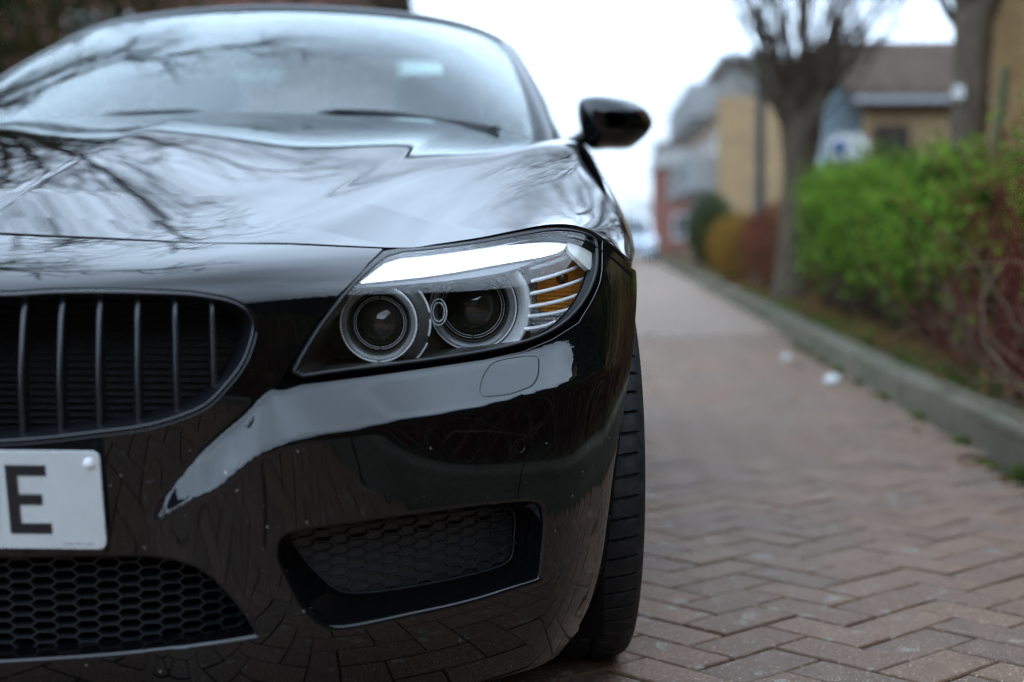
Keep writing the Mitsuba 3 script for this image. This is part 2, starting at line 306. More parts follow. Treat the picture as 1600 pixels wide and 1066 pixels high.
def trim(poly, h=.006, fn=skin, nfn=skin_n, zs=1., **k):
    """the part of the skin inside the outline (arc, z)"""
    B = [np.array(poly.segmentize(h).exterior.coords)[:-1]] + [np.array(Polygon(r).segmentize(h).exterior.coords)[:-1] for r in poly.interiors]
    B = np.vstack(B)
    a0, z0, a1, z1 = poly.bounds
    A, Z = np.meshgrid(np.arange(a0, a1, h), np.arange(z0, z1, h * zs)); A[1::2] += h / 2
    q = np.stack([A.ravel(), Z.ravel()], 1)
    inner = poly.buffer(-.5 * h); shapely.prepare(inner); shapely.prepare(poly)
    q = np.vstack([B, q[shapely.contains_xy(inner, q[:, 0], q[:, 1])]])
    t = Delaunay(q).simplices
    c = q[t].mean(1); t = t[shapely.contains_xy(poly, c[:, 0], c[:, 1])]
    P, N = fn(q[:, 0], q[:, 1], **k), nfn(q[:, 0], q[:, 1], **k)
    fnorm = np.cross(P[t[:, 1]] - P[t[:, 0]], P[t[:, 2]] - P[t[:, 0]])
    flip = (fnorm * N[t[:, 0]]).sum(1) < 0
    t[flip] = t[flip][:, ::-1]
    return (P, t), N

def edge(ring, hole, r=.0015, depth=.012, fn=skin, nfn=skin_n, h=.006, taper=0., **k):
    """rounded edge and inward return along a ring of a trimmed panel"""
    c = np.array(Polygon(ring).segmentize(h).exterior.coords)[:-1]
    if (Polygon(c).exterior.is_ccw) == hole: c = c[::-1]      # panel lies left of the path
    d = np.roll(c, -1, 0) - np.roll(c, 1, 0); d /= np.linalg.norm(d, axis=1, keepdims=True) + 1e-12
    w = np.stack([d[:, 1], -d[:, 0]], 1)                      # away from the panel
    P, N = fn(c[:, 0], c[:, 1], **k), nfn(c[:, 0], c[:, 1], **k)
    O = fn(c[:, 0] + 1e-4 * w[:, 0], c[:, 1] + 1e-4 * w[:, 1], **k) - P
    O -= (O * N).sum(1, keepdims=True) * N; O /= np.linalg.norm(O, axis=1, keepdims=True) + 1e-12
    rows, nor = [], []
    for th in np.radians([0, 25, 50, 75, 90]):
        rows.append(P + r * (np.sin(th) * O + (np.cos(th) - 1) * N)); nor.append(np.cos(th) * N + np.sin(th) * O)
    rows.append(rows[-1] - depth * N + taper * O); nor.append(nor[-1])
    Q, M = np.array(rows), np.array(nor)
    f = grid_faces(len(rows), len(c), True); v = Q.reshape(-1, 3); n = M.reshape(-1, 3)
    g = np.cross(v[f[:, 1]] - v[f[:, 0]], v[f[:, 2]] - v[f[:, 0]])
    flip = (g * n[f[:, 0]]).sum(1) < 0; f[flip] = f[flip][:, ::-1]
    return (v, f), n

def loft(c0, c1, steps=6, toward=None):
    """closed curves of 3D points, equal length"""
    s = np.linspace(0, 1, steps)[:, None, None]
    P = c0[None] * (1 - s) + c1[None] * s
    part = sheet(P, None, True)
    return part

mirror_az = lambda r: np.asarray(r, float) * [-1, 1]
A_ = lambda k: np.array(TAB[k])

# ---- outlines on the skin (arc, z), half car
ARCH_Y, ARCH_Z, ARCH_R = .85, .315, .362
def arch_a(z):
    """arc position where the skin meets the front wheel arch"""
    a = np.linspace(.85, AMAX, 400)
    out = []
    for zz in np.atleast_1d(z):
        p = skin(a, np.full_like(a, zz)); d = (p[:, 1] - ARCH_Y) ** 2 + (zz - ARCH_Z) ** 2 - ARCH_R ** 2
        i = np.nonzero(d < 0)[0]
        out.append(a[i[0]] if len(i) else AMAX)
    return np.array(out)
zz = np.r_[.11, np.linspace(.14, .642, 24)]
arch_line = np.stack([arch_a(zz), zz], 1)
arch_line[0] = [A_('BOTTOM')[0, 0] - .012, .108]
arch_line[1] = [min(arch_line[1, 0], A_('BOTTOM')[0, 0] + .012), .125]
arch_top = arch_line[-1].copy()
seam = A_('TOPSEAM')
shut = A_('SHUT')
gap = np.array([0, -.0022])
lamp_out = A_('LAMP_EDGE_OUT'); lamp_in = A_('LAMP_EDGE_IN')
half = np.vstack([arch_line, [[arch_top[0] - .004, .650]], seam[::-1], lamp_out[::-1] + [.0, 0],
                  [[.478, .5165], [.4655, .5165]], lamp_in, (shut[::-1][1:] + gap * 1.2)])
half = half[half[:, 0] > .005]
full = Polygon(np.vstack([half, [[0, shut[0, 1] - .0022]], mirror_az(half[::-1]), [[0, .115]]])).buffer(0)
kid = np.vstack([A_('KIDNEY')[1:-1], [[.085, .4575], [.052, .462], [.037, .49], [.031, .53], [.031, .58], [.040, .622], [.062, .640]]])
kid = smooth_line(kid, 160, True)
fog = round_ring(A_('FOG'), 2)
low = A_('LOW'); low = np.vstack([low[(low[:, 0] > 0)]])
wash = round_ring(A_('WASH'), 2)
sens = [Point(*s).buffer(.0095, 32).exterior.coords for s in A_('SENSOR')]
lowring = np.vstack([low, mirror_az(low[::-1])])
holes = [Polygon(lowring)]
for r in (kid, fog, wash, *sens):
    holes += [Polygon(r), Polygon(mirror_az(r))]
fascia = full
for h_ in holes: fascia = fascia.difference(h_)
if fascia.geom_type != 'Polygon': fascia = max(fascia.geoms, key=lambda g: g.area)
pieces = [trim(fascia, .0055)]
pieces.append(edge(np.array(full.exterior.coords), False, .0022, .014))
for r, rr, dp in ((kid, .0020, .006), (fog, .0062, .004), (wash, .0010, .008), (sens[0], .0006, .006), (sens[1], .0006, .006)):
    for q in (np.array(r), mirror_az(np.array(r))): pieces.append(edge(q, True, rr, dp, h=.004))
pieces.append(edge(lowring, True, .0065, .030, h=.005))
bumper = cp('front_bumper', join(pieces), 'paint')
# caps set in the bumper
for r, nm in ((wash, 'washer_cap'), (np.array(sens[0]), 'parking_sensor'), (np.array(sens[1]), 'parking_sensor')):
    for s in (1, -1):
        pg = Polygon(r).buffer(-.0013)
        q = np.array(pg.exterior.coords)[:-1] * [s, 1]
        cp(nm, join([trim(Polygon(q), .005, out=-.0004), edge(q, False, .0009, .004, h=.003, out=-.0004)]), 'paint')
# the dark space behind panel gaps
back = Polygon(np.vstack([half, [[0, .716]], mirror_az(half[::-1]), [[0, .12]]])).buffer(.02)
lampg = Polygon(A_('LAMP')).buffer(.002)
for q_ in (lampg, Polygon(mirror_az(np.array(lampg.exterior.coords)))): back = back.difference(q_)
for h_ in holes[:1] + [Polygon(kid), Polygon(mirror_az(kid)), Polygon(fog), Polygon(mirror_az(fog))]: back = back.difference(h_.buffer(.006))
if back.geom_type != 'Polygon': back = max(back.geoms, key=lambda g: g.area)
back = back.intersection(shapely.box(-1.06, .10, 1.06, .715))
cp('bumper_carrier', trim(back, .014, out=-.022), 'void_black')

# ---- kidney grilles
for s in (1, -1):
    kpg = Polygon(kid * [s, 1])
    K = f'{CAR}__kidney_grille'
    c = np.array(kpg.segmentize(.004).exterior.coords)[:-1]
    prof = [(-.001, -.010), (.0018, -.009), (.0024, -.004), (.0034, -.0004), (.0050, .0008), (.0068, .0002), (.0085, -.003), (.0105, -.010), (.0135, -.022), (.0165, -.045)]
    base = resample(np.array(kpg.exterior.coords)[:-1], 240)
    d = np.roll(base, -1, 0) - np.roll(base, 1, 0); d /= np.linalg.norm(d, axis=1, keepdims=True)
    w = np.stack([-d[:, 1], d[:, 0]], 1)
    if not kpg.exterior.is_ccw: w = -w
    rows = [skin(base[:, 0] + e * w[:, 0], base[:, 1] + e * w[:, 1], out=o) for e, o in prof]
    part = sheet(np.array(rows), None, True)
    if (part[1].reshape(len(rows), -1, 3)[4, :, 1]).mean() > 0: part = ((part[0][0], part[0][1][:, ::-1]), -part[1])
    K = put(K, part[0], 'kidney_plastic', normals=part[1])
    inner = kpg.buffer(-.0135)
    for x0 in np.arange(.069, .40, .0447):
        a0 = arc_of_x(x0 + .002) * s
        cut = inner.intersection(LineString([(a0, .40), (a0, .70)]))
        if cut.is_empty or cut.length < .03: continue
        zs = np.array(cut.coords)[:, 1]; zl = np.linspace(zs.min() - .002, zs.max() + .002, 24)
        ctr = skin(np.full(24, a0), zl, out=-.017)
        wd, dp = .0104, .042
        prof2 = np.array([(-wd / 2, dp), (-wd / 2, .006), (-wd / 2 * .8, .0022), (-wd / 2 * .4, .0005), (0, 0), (wd / 2 * .4, .0005), (wd / 2 * .8, .0022), (wd / 2, .006), (wd / 2, dp)])
        P = ctr[:, None] + prof2[None, :, 0, None] * np.array([1, 0, 0]) + prof2[None, :, 1, None] * np.array([-.25 * s, 1, 0])
        pt = sheet(P, np.array([0, -1, 0]))
        put(f'{K}__slat', pt[0], 'kidney_plastic', normals=pt[1])
rad = MB(); rad.box([0, .20, .43], [.9, .02, .40])
for z in np.arange(.26, .625, .009): rad.box([0, .187, z], [.88, .006, .0018])
put(f'{CAR}__radiator', rad.out(), 'interior')

# ---- honeycomb grilles
def honeycomb(poly, fn, cw, fl, ch, rib, deep, ph=(0, 0)):
    """ribs of long flat hexagons; cw: column pitch, fl: flat length, ch: height"""
    m = MB(); a0, z0, a1, z1 = poly.bounds; shapely.prepare(poly)
    segs = set()
    for i in range(int(a0 / cw) - 2, int(a1 / cw) + 3):
        for j in range(int(z0 / ch) - 2, int(z1 / ch) + 3):
            cx, cz = i * cw + ph[0], (j + (.5 if i % 2 else 0)) * ch + ph[1]; sl = (cw - fl)
            hx = [(cx - fl / 2, cz + ch / 2), (cx + fl / 2, cz + ch / 2), (cx + fl / 2 + sl, cz), (cx + fl / 2, cz - ch / 2), (cx - fl / 2, cz - ch / 2), (cx - fl / 2 - sl, cz)]
            for p, q in zip(hx, hx[1:] + hx[:1]):
                p, q = [tuple(np.round(v, 5)) for v in (p, q)]
                segs.add((min(p, q), max(p, q)))
    for p, q in sorted(segs):
        l = LineString([p, q]).intersection(poly)
        if l.is_empty or l.geom_type != 'LineString' or l.length < .001: continue
        p, q = np.array(l.coords)[0], np.array(l.coords)[-1]
        d = (q - p) / np.linalg.norm(q - p); w = np.array([-d[1], d[0]])
        p, q = p - d * rib * .3, q + d * rib * .3
        prof = [(-rib / 2, -deep), (-rib / 2, -.0025), (-rib * .22, 0), (rib * .22, 0), (rib / 2, -.0025), (rib / 2, -deep)]
        V = np.vstack([fn(np.array([e[0] + w[0] * o for o, _ in prof]), np.array([e[1] + w[1] * o for o, _ in prof]), np.array([dd for _, dd in prof])) for e in (p, q)])
        k = len(prof); m.add(V, [[i, i + 1, i + 1 + k, i + k] for i in range(k - 1)])
    return m.out()
lowmesh = Polygon(lowring).buffer(.004)
LG = put(f'{CAR}__lower_grille', honeycomb(lowmesh, lambda a, z, d: skin(a, z, out=-.030 + d, full=False) + np.array([0, -.0, 0]), .0272, .0188, .0142, .0030, .022, (.006, .004)), 'mesh_plastic', smooth=25)
cp('lower_grille_backing', trim(Polygon(lowring).buffer(.02), .015, out=-.075, full=False), 'void_black')
for s in (1, -1):
    m2 = A_('FOGMESH') * [s, 1]; m2p = Polygon(round_ring(m2, 2))
    fr = resample(np.array(fog) * [s, 1], 200)
    inr = resample(np.array(m2p.exterior.coords)[:-1], 200)
    if Polygon(fr).exterior.is_ccw != Polygon(inr).exterior.is_ccw: inr = inr[::-1]
    # line the two rings up by angle round their middles
    def spin(c):
        d = c - Polygon(c).centroid.coords[0]; return np.roll(c, -int(np.argmax(-d[:, 0] * s * .3 + d[:, 1])), 0)
    fr, inr = spin(fr), spin(inr)
    F0 = skin(fr[:, 0], fr[:, 1]) - .0062 * skin_n(fr[:, 0], fr[:, 1]); F1 = skin(inr[:, 0], inr[:, 1], out=-.06)
    part = loft(F0, F1, 8)
    ctr = F1.mean(0); Pm = part[0][0]
    if ((ctr - Pm) * part[1]).sum(1).mean() < 0: part = ((Pm, part[0][1][:, ::-1]), -part[1])
    FG = cp('fog_intake', part, 'paint')
    def back_ok(a, z, d): return skin(a, z, out=-.0625 + d)
    put(f'{FG}__mesh_grille', honeycomb(m2p.buffer(-.002), back_ok, .0262, .0180, .0136, .0034, .006, (.010 * s, .003)), 'mesh_plastic', smooth=25)
    bk = trim(m2p.buffer(.004), .008, out=-.0665)
    put(f'{FG}__backing', bk[0], 'mesh_plastic', normals=bk[1])
    # rim bead round the mesh
    cc = resample(np.array(m2p.exterior.coords)[:-1], 160); tb = tube(np.vstack([skin(cc[:, 0], cc[:, 1], out=-.060)] * 1 + [skin(cc[:1, 0], cc[:1, 1], out=-.060)]), .0016, 6, False)
    put(f'{FG}__rim_bead', trimesh.Trimesh(*tb, process=False), 'mesh_plastic', smooth=True)
    # open cells of the row that lets air through
    for k in range(6):
        a_ = (.5 + .0262 * 2 * k * 1.0 + .032) * s
        q_ = Polygon([(a_ - .011, .3275), (a_ + .011, .3275), (a_ + .014, .3235), (a_ + .011, .3195), (a_ - .011, .3195), (a_ - .014, .3235)])
        q_ = q_.intersection(m2p.buffer(-.004))
        if not q_.is_empty and q_.area > 5e-5: t_ = trim(q_, .01, out=-.0652); put(f'{FG}__air_slot', t_[0], 'void_black')

# ---- number plate
pl = A_('PLATE3')
ex = np.array([1, 0, 0.]); ez = pl[0] - np.array([pl[0][0], pl[1][1], pl[1][2]]); ph_ = np.linalg.norm(ez); ez /= ph_; en = np.cross(ex, ez)
pw, PH = .52, .112
def rrect(w, h, r): return Polygon([(r, r), (w - r, r), (w - r, h - r), (r, h - r)]).buffer(r, 12)
PO = np.array([.2605 - pw, pl[1][1], pl[1][2] + .001])
PS = ph_ / PH
def plate_xf(m):
    v = m.vertices; m.vertices = PO + v[:, :1] * ex + v[:, 1:2] * PS * ez + v[:, 2:3] * en; return m
NP = put(f'{CAR}__number_plate', plate_xf(trimesh.creation.extrude_polygon(rrect(pw, PH, .009), .0032)), 'plate_white', smooth=40)
labels[NP] = {'label': 'white number plate, a black letter E at its right end'}
lx, lw, lh, st = pl[2][0] - PO[0], .0495, .079, .0140
z0 = .0172
Epoly = Polygon([(lx, z0), (lx + lw, z0), (lx + lw, z0 + st * .88), (lx + st, z0 + st * .88), (lx + st, z0 + lh / 2 - st * .44), (lx + lw * .83, z0 + lh / 2 - st * .44), (lx + lw * .83, z0 + lh / 2 + st * .44),
                 (lx + st, z0 + lh / 2 + st * .44), (lx + st, z0 + lh - st * .88), (lx + lw * .97, z0 + lh - st * .88), (lx + lw * .97, z0 + lh), (lx, z0 + lh)])
em = trimesh.creation.extrude_polygon(Epoly, .0005); em.apply_translation([0, 0, .0032]); put(f'{NP}__letter', plate_xf(em), 'plate_black')
cap = trimesh.creation.uv_sphere(.0066, count=[16, 24]); cap.apply_scale([1, 1, .6]); cap.apply_translation([pl[5][0] - PO[0], .0985, .0032]); put(f'{NP}__screw_cap', plate_xf(cap), 'cap_white', smooth=True)
tm = MB(); rng = np.random.default_rng(5)
for x0, n in ((.2115, 9), (.2265, 7), (.2385, 6)):
    for k in range(n):
        if rng.random() < .85: tm.mesh(trimesh.creation.box([.0009, .0019 * rng.uniform(.6, 1), .0002], trimesh.transformations.translation_matrix([x0 - PO[0] + k * .0014, .0055, .0033])))
put(f'{NP}__maker_text', plate_xf(tm.out()), 'plate_black')

# ---- headlamps
def lamp(s):
    mir = lambda part: part if s > 0 else mirrored(part)
    ring = round_ring(A_('LAMP'), 1)
    lk = dict(full=False)
    pg = Polygon(ring)
    L = f'{CAR}__headlight'
    cov = mir(trim(pg, .006, out=-.0025, **lk))
    L = put(L, cov[0], 'lamp_cover', normals=cov[1])
    def sub(name, part, mat, m=True):
        part = mir(part) if m else part
        return put(f'{L}__{name}', part[0], mat, normals=part[1])
    def subm(name, mesh, mat, smooth=30):
        if s < 0:
            mesh = mesh.copy(); mesh.vertices = mesh.vertices * [-1, 1, 1]; mesh.faces = mesh.faces[:, ::-1]
        return put(f'{L}__{name}', mesh, mat, smooth=smooth)
    # rubber seal round the cover
    base = resample(ring, 260); d = np.roll(base, -1, 0) - np.roll(base, 1, 0); d /= np.linalg.norm(d, axis=1, keepdims=True)
    w = np.stack([d[:, 1], -d[:, 0]], 1) * (1 if Polygon(base).exterior.is_ccw else -1)
    rows = [skin(base[:, 0] + e * w[:, 0], base[:, 1] + e * w[:, 1], out=o, **lk) for e, o in ((-.0035, -.003), (-.0028, -.0012), (-.0012, -.0003), (.001, -.0012), (.0028, -.006), (.0034, -.02))]
    pt = sheet(np.array(rows), None, True)
    if pt[1].reshape(len(rows), -1, 3)[2, :, 1].mean() > 0: pt = ((pt[0][0], pt[0][1][:, ::-1]), -pt[1])
    sub('seal', pt, 'seal_rubber')
    # housing: walls running back from the cover's edge, and a back
    F0 = skin(base[:, 0], base[:, 1], out=-.004, **lk); c0 = F0.mean(0)
    F1 = F0.copy(); F1 = c0 + (F1 - c0) * [.99, 1, .97]; F1[:, 1] = np.maximum(F0[:, 1] + .05, .30 + .55 * (F0[:, 0] - .45) + .06)
    pt = loft(F0, F1, 5)
    if ((F1.mean(0) - pt[0][0]) * pt[1]).sum(1).mean() < 0: pt = ((pt[0][0], pt[0][1][:, ::-1]), -pt[1])
    sub('housing', pt, 'lamp_black')
    tri = Delaunay(F1[:, [0, 2]]).simplices; cc = F1[tri][:, :, [0, 2]].mean(1)
    tri = tri[shapely.contains_xy(Polygon(F1[:, [0, 2]]).buffer(1e-5), cc[:, 0], cc[:, 1])]
    subm('housing_back', trimesh.Trimesh(F1, tri, process=False), 'lamp_black', False)
    # bright brow, grey end piece
    for nm, key, mat, o in (('brow', 'BROW', 'chrome', -.014), ('end_trim', 'CREAM', 'cream_trim', -.0145), ('brow_lip', 'LIP', 'lip_grey', -.019)):
        q = A_(key); pq = Polygon(round_ring(q, 1)).buffer(0)
        sub(nm, join([trim(pq, .006, out=o, **lk), edge(np.array(pq.exterior.coords), False, .0008, .006, h=.004, out=o, **lk)]), mat)
    # amber and clear signal glass, ribs
    def plane(x, z, out=0.): return np.stack([x, .515 + .34 * (x - .74) - out, z], -1)
    def plane_n(x, z, out=0.): return np.broadcast_to(np.array([.34, -1, 0]) / 1.0562, np.shape(x) + (3,)).copy()
    pq = Polygon(A_('CLEAR')).buffer(0); sub('turn_signal', trim(pq, .006, fn=plane, nfn=plane_n, out=-.004), 'clear_prism')
    pq = Polygon(round_ring(A_('ORANGE'), 1)).buffer(0)
    sub('amber_panel', join([trim(pq, .006, fn=plane, nfn=plane_n), edge(np.array(pq.exterior.coords), False, .001, .003, h=.004, fn=plane, nfn=plane_n)]), 'amber_prism')
    for i in range(6):
        q = smooth_line(A_(f'BAR{i}'), 14); p = skin(q[:, 0], q[:, 1], out=-.034, **lk)
        v, f = [], []
        r1, r2 = .0017, .009
        up = np.array([0, -.25, 1.]); bk = np.array([.1, 1., .25])
        prof3 = [(-r1, 0), (-r1 * .7, -.0012), (0, -.0016), (r1 * .7, -.0012), (r1, 0), (r1, r2), (-r1, r2)]
        P = np.array([[pp + a_ * up + b_ * bk for a_, b_ in prof3] for pp in p]); mbm = trimesh.Trimesh(P.reshape(-1, 3), grid_faces(len(p), len(prof3), True), process=False)
        trimesh.repair.fix_normals(mbm)
        subm('rib', mbm, 'grey_trim', 35)
    tm = MB()
    for k in range(17):
        q = np.array([817 + 6 * math.sin(k * .9), 418 + k * 6.2]); zc = .70 - (q[1] - 375) / 1115.; xc = .712 + .004 * math.sin(k * 1.7) + (.012 if k > 12 else .006)
        tm.box([xc, .47, zc], [.011 + .003 * (k % 3), .03, .0022], rot([0, 1, 0], 8 * math.sin(k)))
    subm('signal_comb', tm.out(), 'chrome', False)
    bl = trimesh.creation.uv_sphere(.0092, count=[14, 20]); bl.apply_translation(A_('BULB')[0] - [0, .006, 0]); subm('signal_bulb', bl, 'amber_bulb', True)
    # projectors
    for (cx, cy, cz), R, rl, toe in ((A_('PROJ')[0], .0615, .0405, 5), (A_('PROJ')[1], .0505, .0315, 2)):
        Rm = rot([0, 0, 1], toe)
        def place(m): m = m.copy(); m.vertices = (m.vertices @ Rm.T) + [cx, cy, cz]; return m
        def lathe(prof, n=128):
            g = np.arange(n + 1) * 2 * np.pi / n; pr = np.array(prof)
            P = np.stack([pr[:, 0, None] * np.cos(g), np.broadcast_to(pr[:, 1, None], (len(pr), n + 1)), pr[:, 0, None] * np.sin(g)], -1)
            f = grid_faces(len(pr), n + 1)
            return trimesh.Trimesh(P.reshape(-1, 3), f, process=False)
        pj = subm('projector', place(lathe([(R * 1.03, .06), (R * 1.03, .004), (R * 1.01, 0), (R * .995, -.001)])), 'lamp_black', 30)
        # toothed light ring
        n = 132; g = np.repeat(np.arange(n) * 2 * np.pi / n, 4) + np.tile([0, .35, .5, .85], n) * 2 * np.pi / n
        hgt = np.tile([0, 0, .0036, .0036], n)
        rr = np.array([.985, .97, .93, .88, .845, .83]) * R; dd = np.array([.002, -.0015, -.002, -.001, .001, .004])
        P = np.stack([rr[:, None] * np.cos(g), dd[:, None] + hgt * np.array([0, 1, 1, 1, 1, 0])[:, None], rr[:, None] * np.sin(g)], -1)
        put_key = subm('light_ring', place(trimesh.Trimesh(P.reshape(-1, 3), grid_faces(len(rr), len(g), True), process=False)), 'ring_acrylic', False)
        gg = np.linspace(0, 2 * np.pi, 97); subm('ring_rim', place(trimesh.Trimesh(*tube(np.stack([R * .992 * np.cos(gg), gg * 0 - .0006, R * .992 * np.sin(gg)], 1), .0013, 8, False), process=False)), 'grey_trim', True)
        subm('barrel', place(lathe([(R * .84, .003), (R * .79, .006), (R * .77, .022), (rl * 1.13, .026), (rl * 1.10, .020), (rl * 1.04, .019), (rl * 1.0, .024)])), 'lamp_black', 25)
        for q, yy in ((rl * 1.11, .0195), (rl * 1.02, .0185)):
            subm('lens_ring', place(trimesh.Trimesh(*tube(np.stack([q * np.cos(gg), gg * 0 + yy, q * np.sin(gg)], 1), .0007, 6, False), process=False)), 'ring_acrylic', True)
        th = np.linspace(0, 1, 14); subm('lens', place(lathe([(rl * np.sin(t_ * 1.25) / np.sin(1.25), .024 - .022 * (np.cos(t_ * 1.25) - np.cos(1.25)) / (1 - np.cos(1.25))) for t_ in th], 96)), 'lens_glass', True)
    # grey bezel crescent outboard of the big projector, light arcs between the two
    cx, cy, cz = A_('PROJ')[0]
    gg = np.radians(np.linspace(-60, 44, 60)); P = np.array([[[cx + r * np.cos(t_), cy + o, cz + r * np.sin(t_)] for t_ in gg] for r, o in ((.0625, .012), (.067, -.004), (.074, -.012), (.081, -.016), (.0825, -.012), (.083, .02))])
    sub('bezel', sheet(P, np.array([0, -1, .2])), 'grey_trim')
    cx, cy, cz = A_('PROJ')[1]
    for t0, t1, r in ((48, 72, .070), (12, 40, .066), (-16, 4, .0655), (-46, -24, .067)):
        gg = np.radians(np.linspace(t0, t1, 16)); tb = tube(np.stack([cx + r * np.cos(gg), gg * 0 + cy + .028, cz + r * np.sin(gg)], 1), .0015, 6); subm('light_arc', trimesh.Trimesh(*tb, process=False), 'grey_trim', True)
    gg = np.radians(np.linspace(-55, 62, 40)); P = np.array([[[cx + r * np.cos(t_), cy + o, cz + r * np.sin(t_)] for t_ in gg] for r, o in ((.0515, .012), (.055, .010), (.063, .024), (.066, .032))])
    sub('inner_bezel', sheet(P, np.array([0, -1, .2])), 'lamp_grey')
    for r in (.013, .018):
        gg = np.radians(np.linspace(0, 360, 40)); tb = tube(np.stack([cx + .072 + r * .6 * np.cos(gg), gg * 0 + cy + .075, cz + .012 + r * np.sin(gg)], 1), .0011, 6, False); subm('reflector_ring', trimesh.Trimesh(*tb, process=False), 'grey_trim', True)
satin('amber_bulb', (.10, .045, .02), .12, .9)
satin('lamp_grey', (.055, .053, .050), .35)
for s in (1, -1): lamp(s)

# ---- bonnet
front2d = np.vstack([shut, A_('HOOD_SIDE')[1:]]) + [0, .0012]
front2d = np.vstack([[[0, shut[0, 1] + .0018]], front2d])
front3 = skin(front2d[:, 0], front2d[:, 1], full=False)
front3 = np.vstack([front3, [[.8885, .69, .664]]])
COLS = [  # (y, x, z) of the bonnet's guide lines, middle to side
 [(.25, 0, .712), (.42, 0, .756), (.60, 0, .801), (.85, 0, .8565), (1.10, 0, .904), (1.35, 0, .9436), (1.70, 0, .9865)],
 [(.25, .18, .707), (.40, .20, .746), (.60, .222, .793), (.85, .243, .846), (1.10, .257, .893), (1.35, .268, .935), (1.70, .28, .982)],
 [(.25, .335, .698), (.40, .400, .744), (.61, .455, .7915), (.80, .485, .8295), (.97, .505, .861), (1.20, .524, .897), (1.42, .540, .926), (1.70, .556, .956)],
 [(.28, .440, .6975), (.44, .500, .744), (.66, .545, .791), (.90, .580, .835), (1.10, .606, .866), (1.32, .632, .894), (1.72, .667, .928)],
 [(.385, .545, .690), (.48, .575, .728), (.62, .592, .760), (.80, .620, .797), (1.0, .665, .836), (1.2, .712, .868), (1.74, .778, .912)],
 [(.525, .721, .7145), (.62, .735, .740), (.75, .748, .766), (.90, .765, .790), (1.05, .785, .811), (1.25, .803, .842), (1.76, .822, .892)],
 [(.561, .799, .7215), (.66, .822, .735), (.78, .842, .746), (.92, .856, .763), (1.08, .860, .784), (1.25, .852, .808), (1.76, .850, .850)],
 [(.54, .837, .7065), (.64, .862, .712), (.76, .877, .717), (.92, .885, .726), (1.08, .885, .738), (1.25, .882, .752), (1.76, .868, .79)],
 [(.69, .886, .664), (.76, .889, .666), (.86, .891, .668), (.95, .892, .670), (1.1, .890, .671), (1.3, .890, .672), (1.76, .883, .68)]]
for c in COLS[:8]:      # the front end of each line lies on the bumper's edge
    c[0] = (float(np.interp(c[0][1], front3[:, 0], front3[:, 1])), c[0][1], float(np.interp(c[0][1], front3[:, 0], front3[:, 2])))
NV = 9
net = []
for c in COLS:
    c = np.array(c); w_ = np.ones(len(c)); w_[0] = 4; sp = lambda y_, c=c, w_=w_: np.stack([np.polyval(np.polyfit(c[:, 0], c[:, k], 3, w=w_), y_) for k in (1, 2)], -1); v = np.linspace(0, 1, NV)
    y = c[0, 0] + (c[-1, 0] - c[0, 0]) * v ** 1.15
    net.append(np.stack([sp(y)[:, 0], y, sp(y)[:, 1]], 1))
net = np.array(net)                                    # columns x rows x 3
sym = np.concatenate([net[:0:-1] * [-1, 1, 1], net])
uk = np.r_[0, np.cumsum(np.linalg.norm(np.diff(net, axis=0), axis=2).mean(1))]
us = np.r_[-uk[:0:-1], uk]
vk = np.linspace(0, 1, NV)
S1 = CubicSpline(us, sym, axis=0); NU_, NV_ = 330, 200
uu = np.linspace(0, uk[-1], NU_); vv = np.linspace(0, 1, NV_)
H = CubicSpline(vk, S1(uu), axis=1)(vv)                # NU x NV x 3
# the front edge follows the shut line and the top of the lamp
fl = np.r_[0, np.cumsum(np.linalg.norm(np.diff(front3, axis=0), axis=1))]
anchors = [np.interp(0, [0, 1], [0, 1])] + [fl[np.argmin(np.linalg.norm(front3 - net[k, 0], axis=1))] for k in range(1, 8)] + [fl[-1]]
fs = PchipInterpolator(uk, anchors)(uu)
fsp = PchipInterpolator(fl, front3)(fs)
H += (fsp - H[:, 0])[:, None] * ((1 - vv) ** 4)[None, :, None]
# creases: a fine ridge along the middle, a valley, the ridge of the wing
def softabs(d, w, W): return np.sqrt(d * d + w * w) - np.sqrt(d * d + W * W)
Y = H[..., 1]; fade = np.clip((Y - .26) / .2, 0, 1)
H[..., 2] -= .07 * softabs(H[..., 0], .010, .08) * fade
vx = np.polyval(np.polyfit(np.array(COLS[2])[:, 0], np.array(COLS[2])[:, 1], 3), Y)
H[..., 2] += .10 * softabs(H[..., 0] - vx, .014, .08) * (.35 + .65 * fade)
rx = np.polyval(np.polyfit(np.array(COLS[4])[:, 0], np.array(COLS[4])[:, 1], 3), np.clip(Y, .30, 1.74))
H[..., 2] -= .16 * softabs(H[..., 0] - rx, .014, .07) * np.clip((Y - .33) / .15, 0, 1)
H[0, :, 0] = 0
hoodp = sheet(H, np.array([0, -.2, 1]))
# rounded front lip turning down into the gap
Nf = hoodp[1].reshape(H.shape)[:, 0]; Pf = H[:, 0]
Tf = np.gradient(Pf, axis=0); Tf /= np.linalg.norm(Tf, axis=1, keepdims=True); O = np.cross(Tf, Nf); O *= np.sign((O * [[.2, -1, -.3]]).sum(1, keepdims=True))
rws, nrs = [], []
for th in np.radians([0, 30, 60, 90]):
    rws.append(Pf + .0016 * (np.sin(th) * O + (np.cos(th) - 1) * Nf)); nrs.append(np.cos(th) * Nf + np.sin(th) * O)
rws.append(rws[-1] - .014 * Nf); nrs.append(nrs[-1])
lipf = grid_faces(5, NU_); vq = np.array(rws).reshape(-1, 3); nq = np.array(nrs).reshape(-1, 3)
g_ = np.cross(vq[lipf[:, 1]] - vq[lipf[:, 0]], vq[lipf[:, 2]] - vq[lipf[:, 0]]); fl_ = (g_ * nq[lipf[:, 0]]).sum(1) < 0; lipf[fl_] = lipf[fl_][:, ::-1]
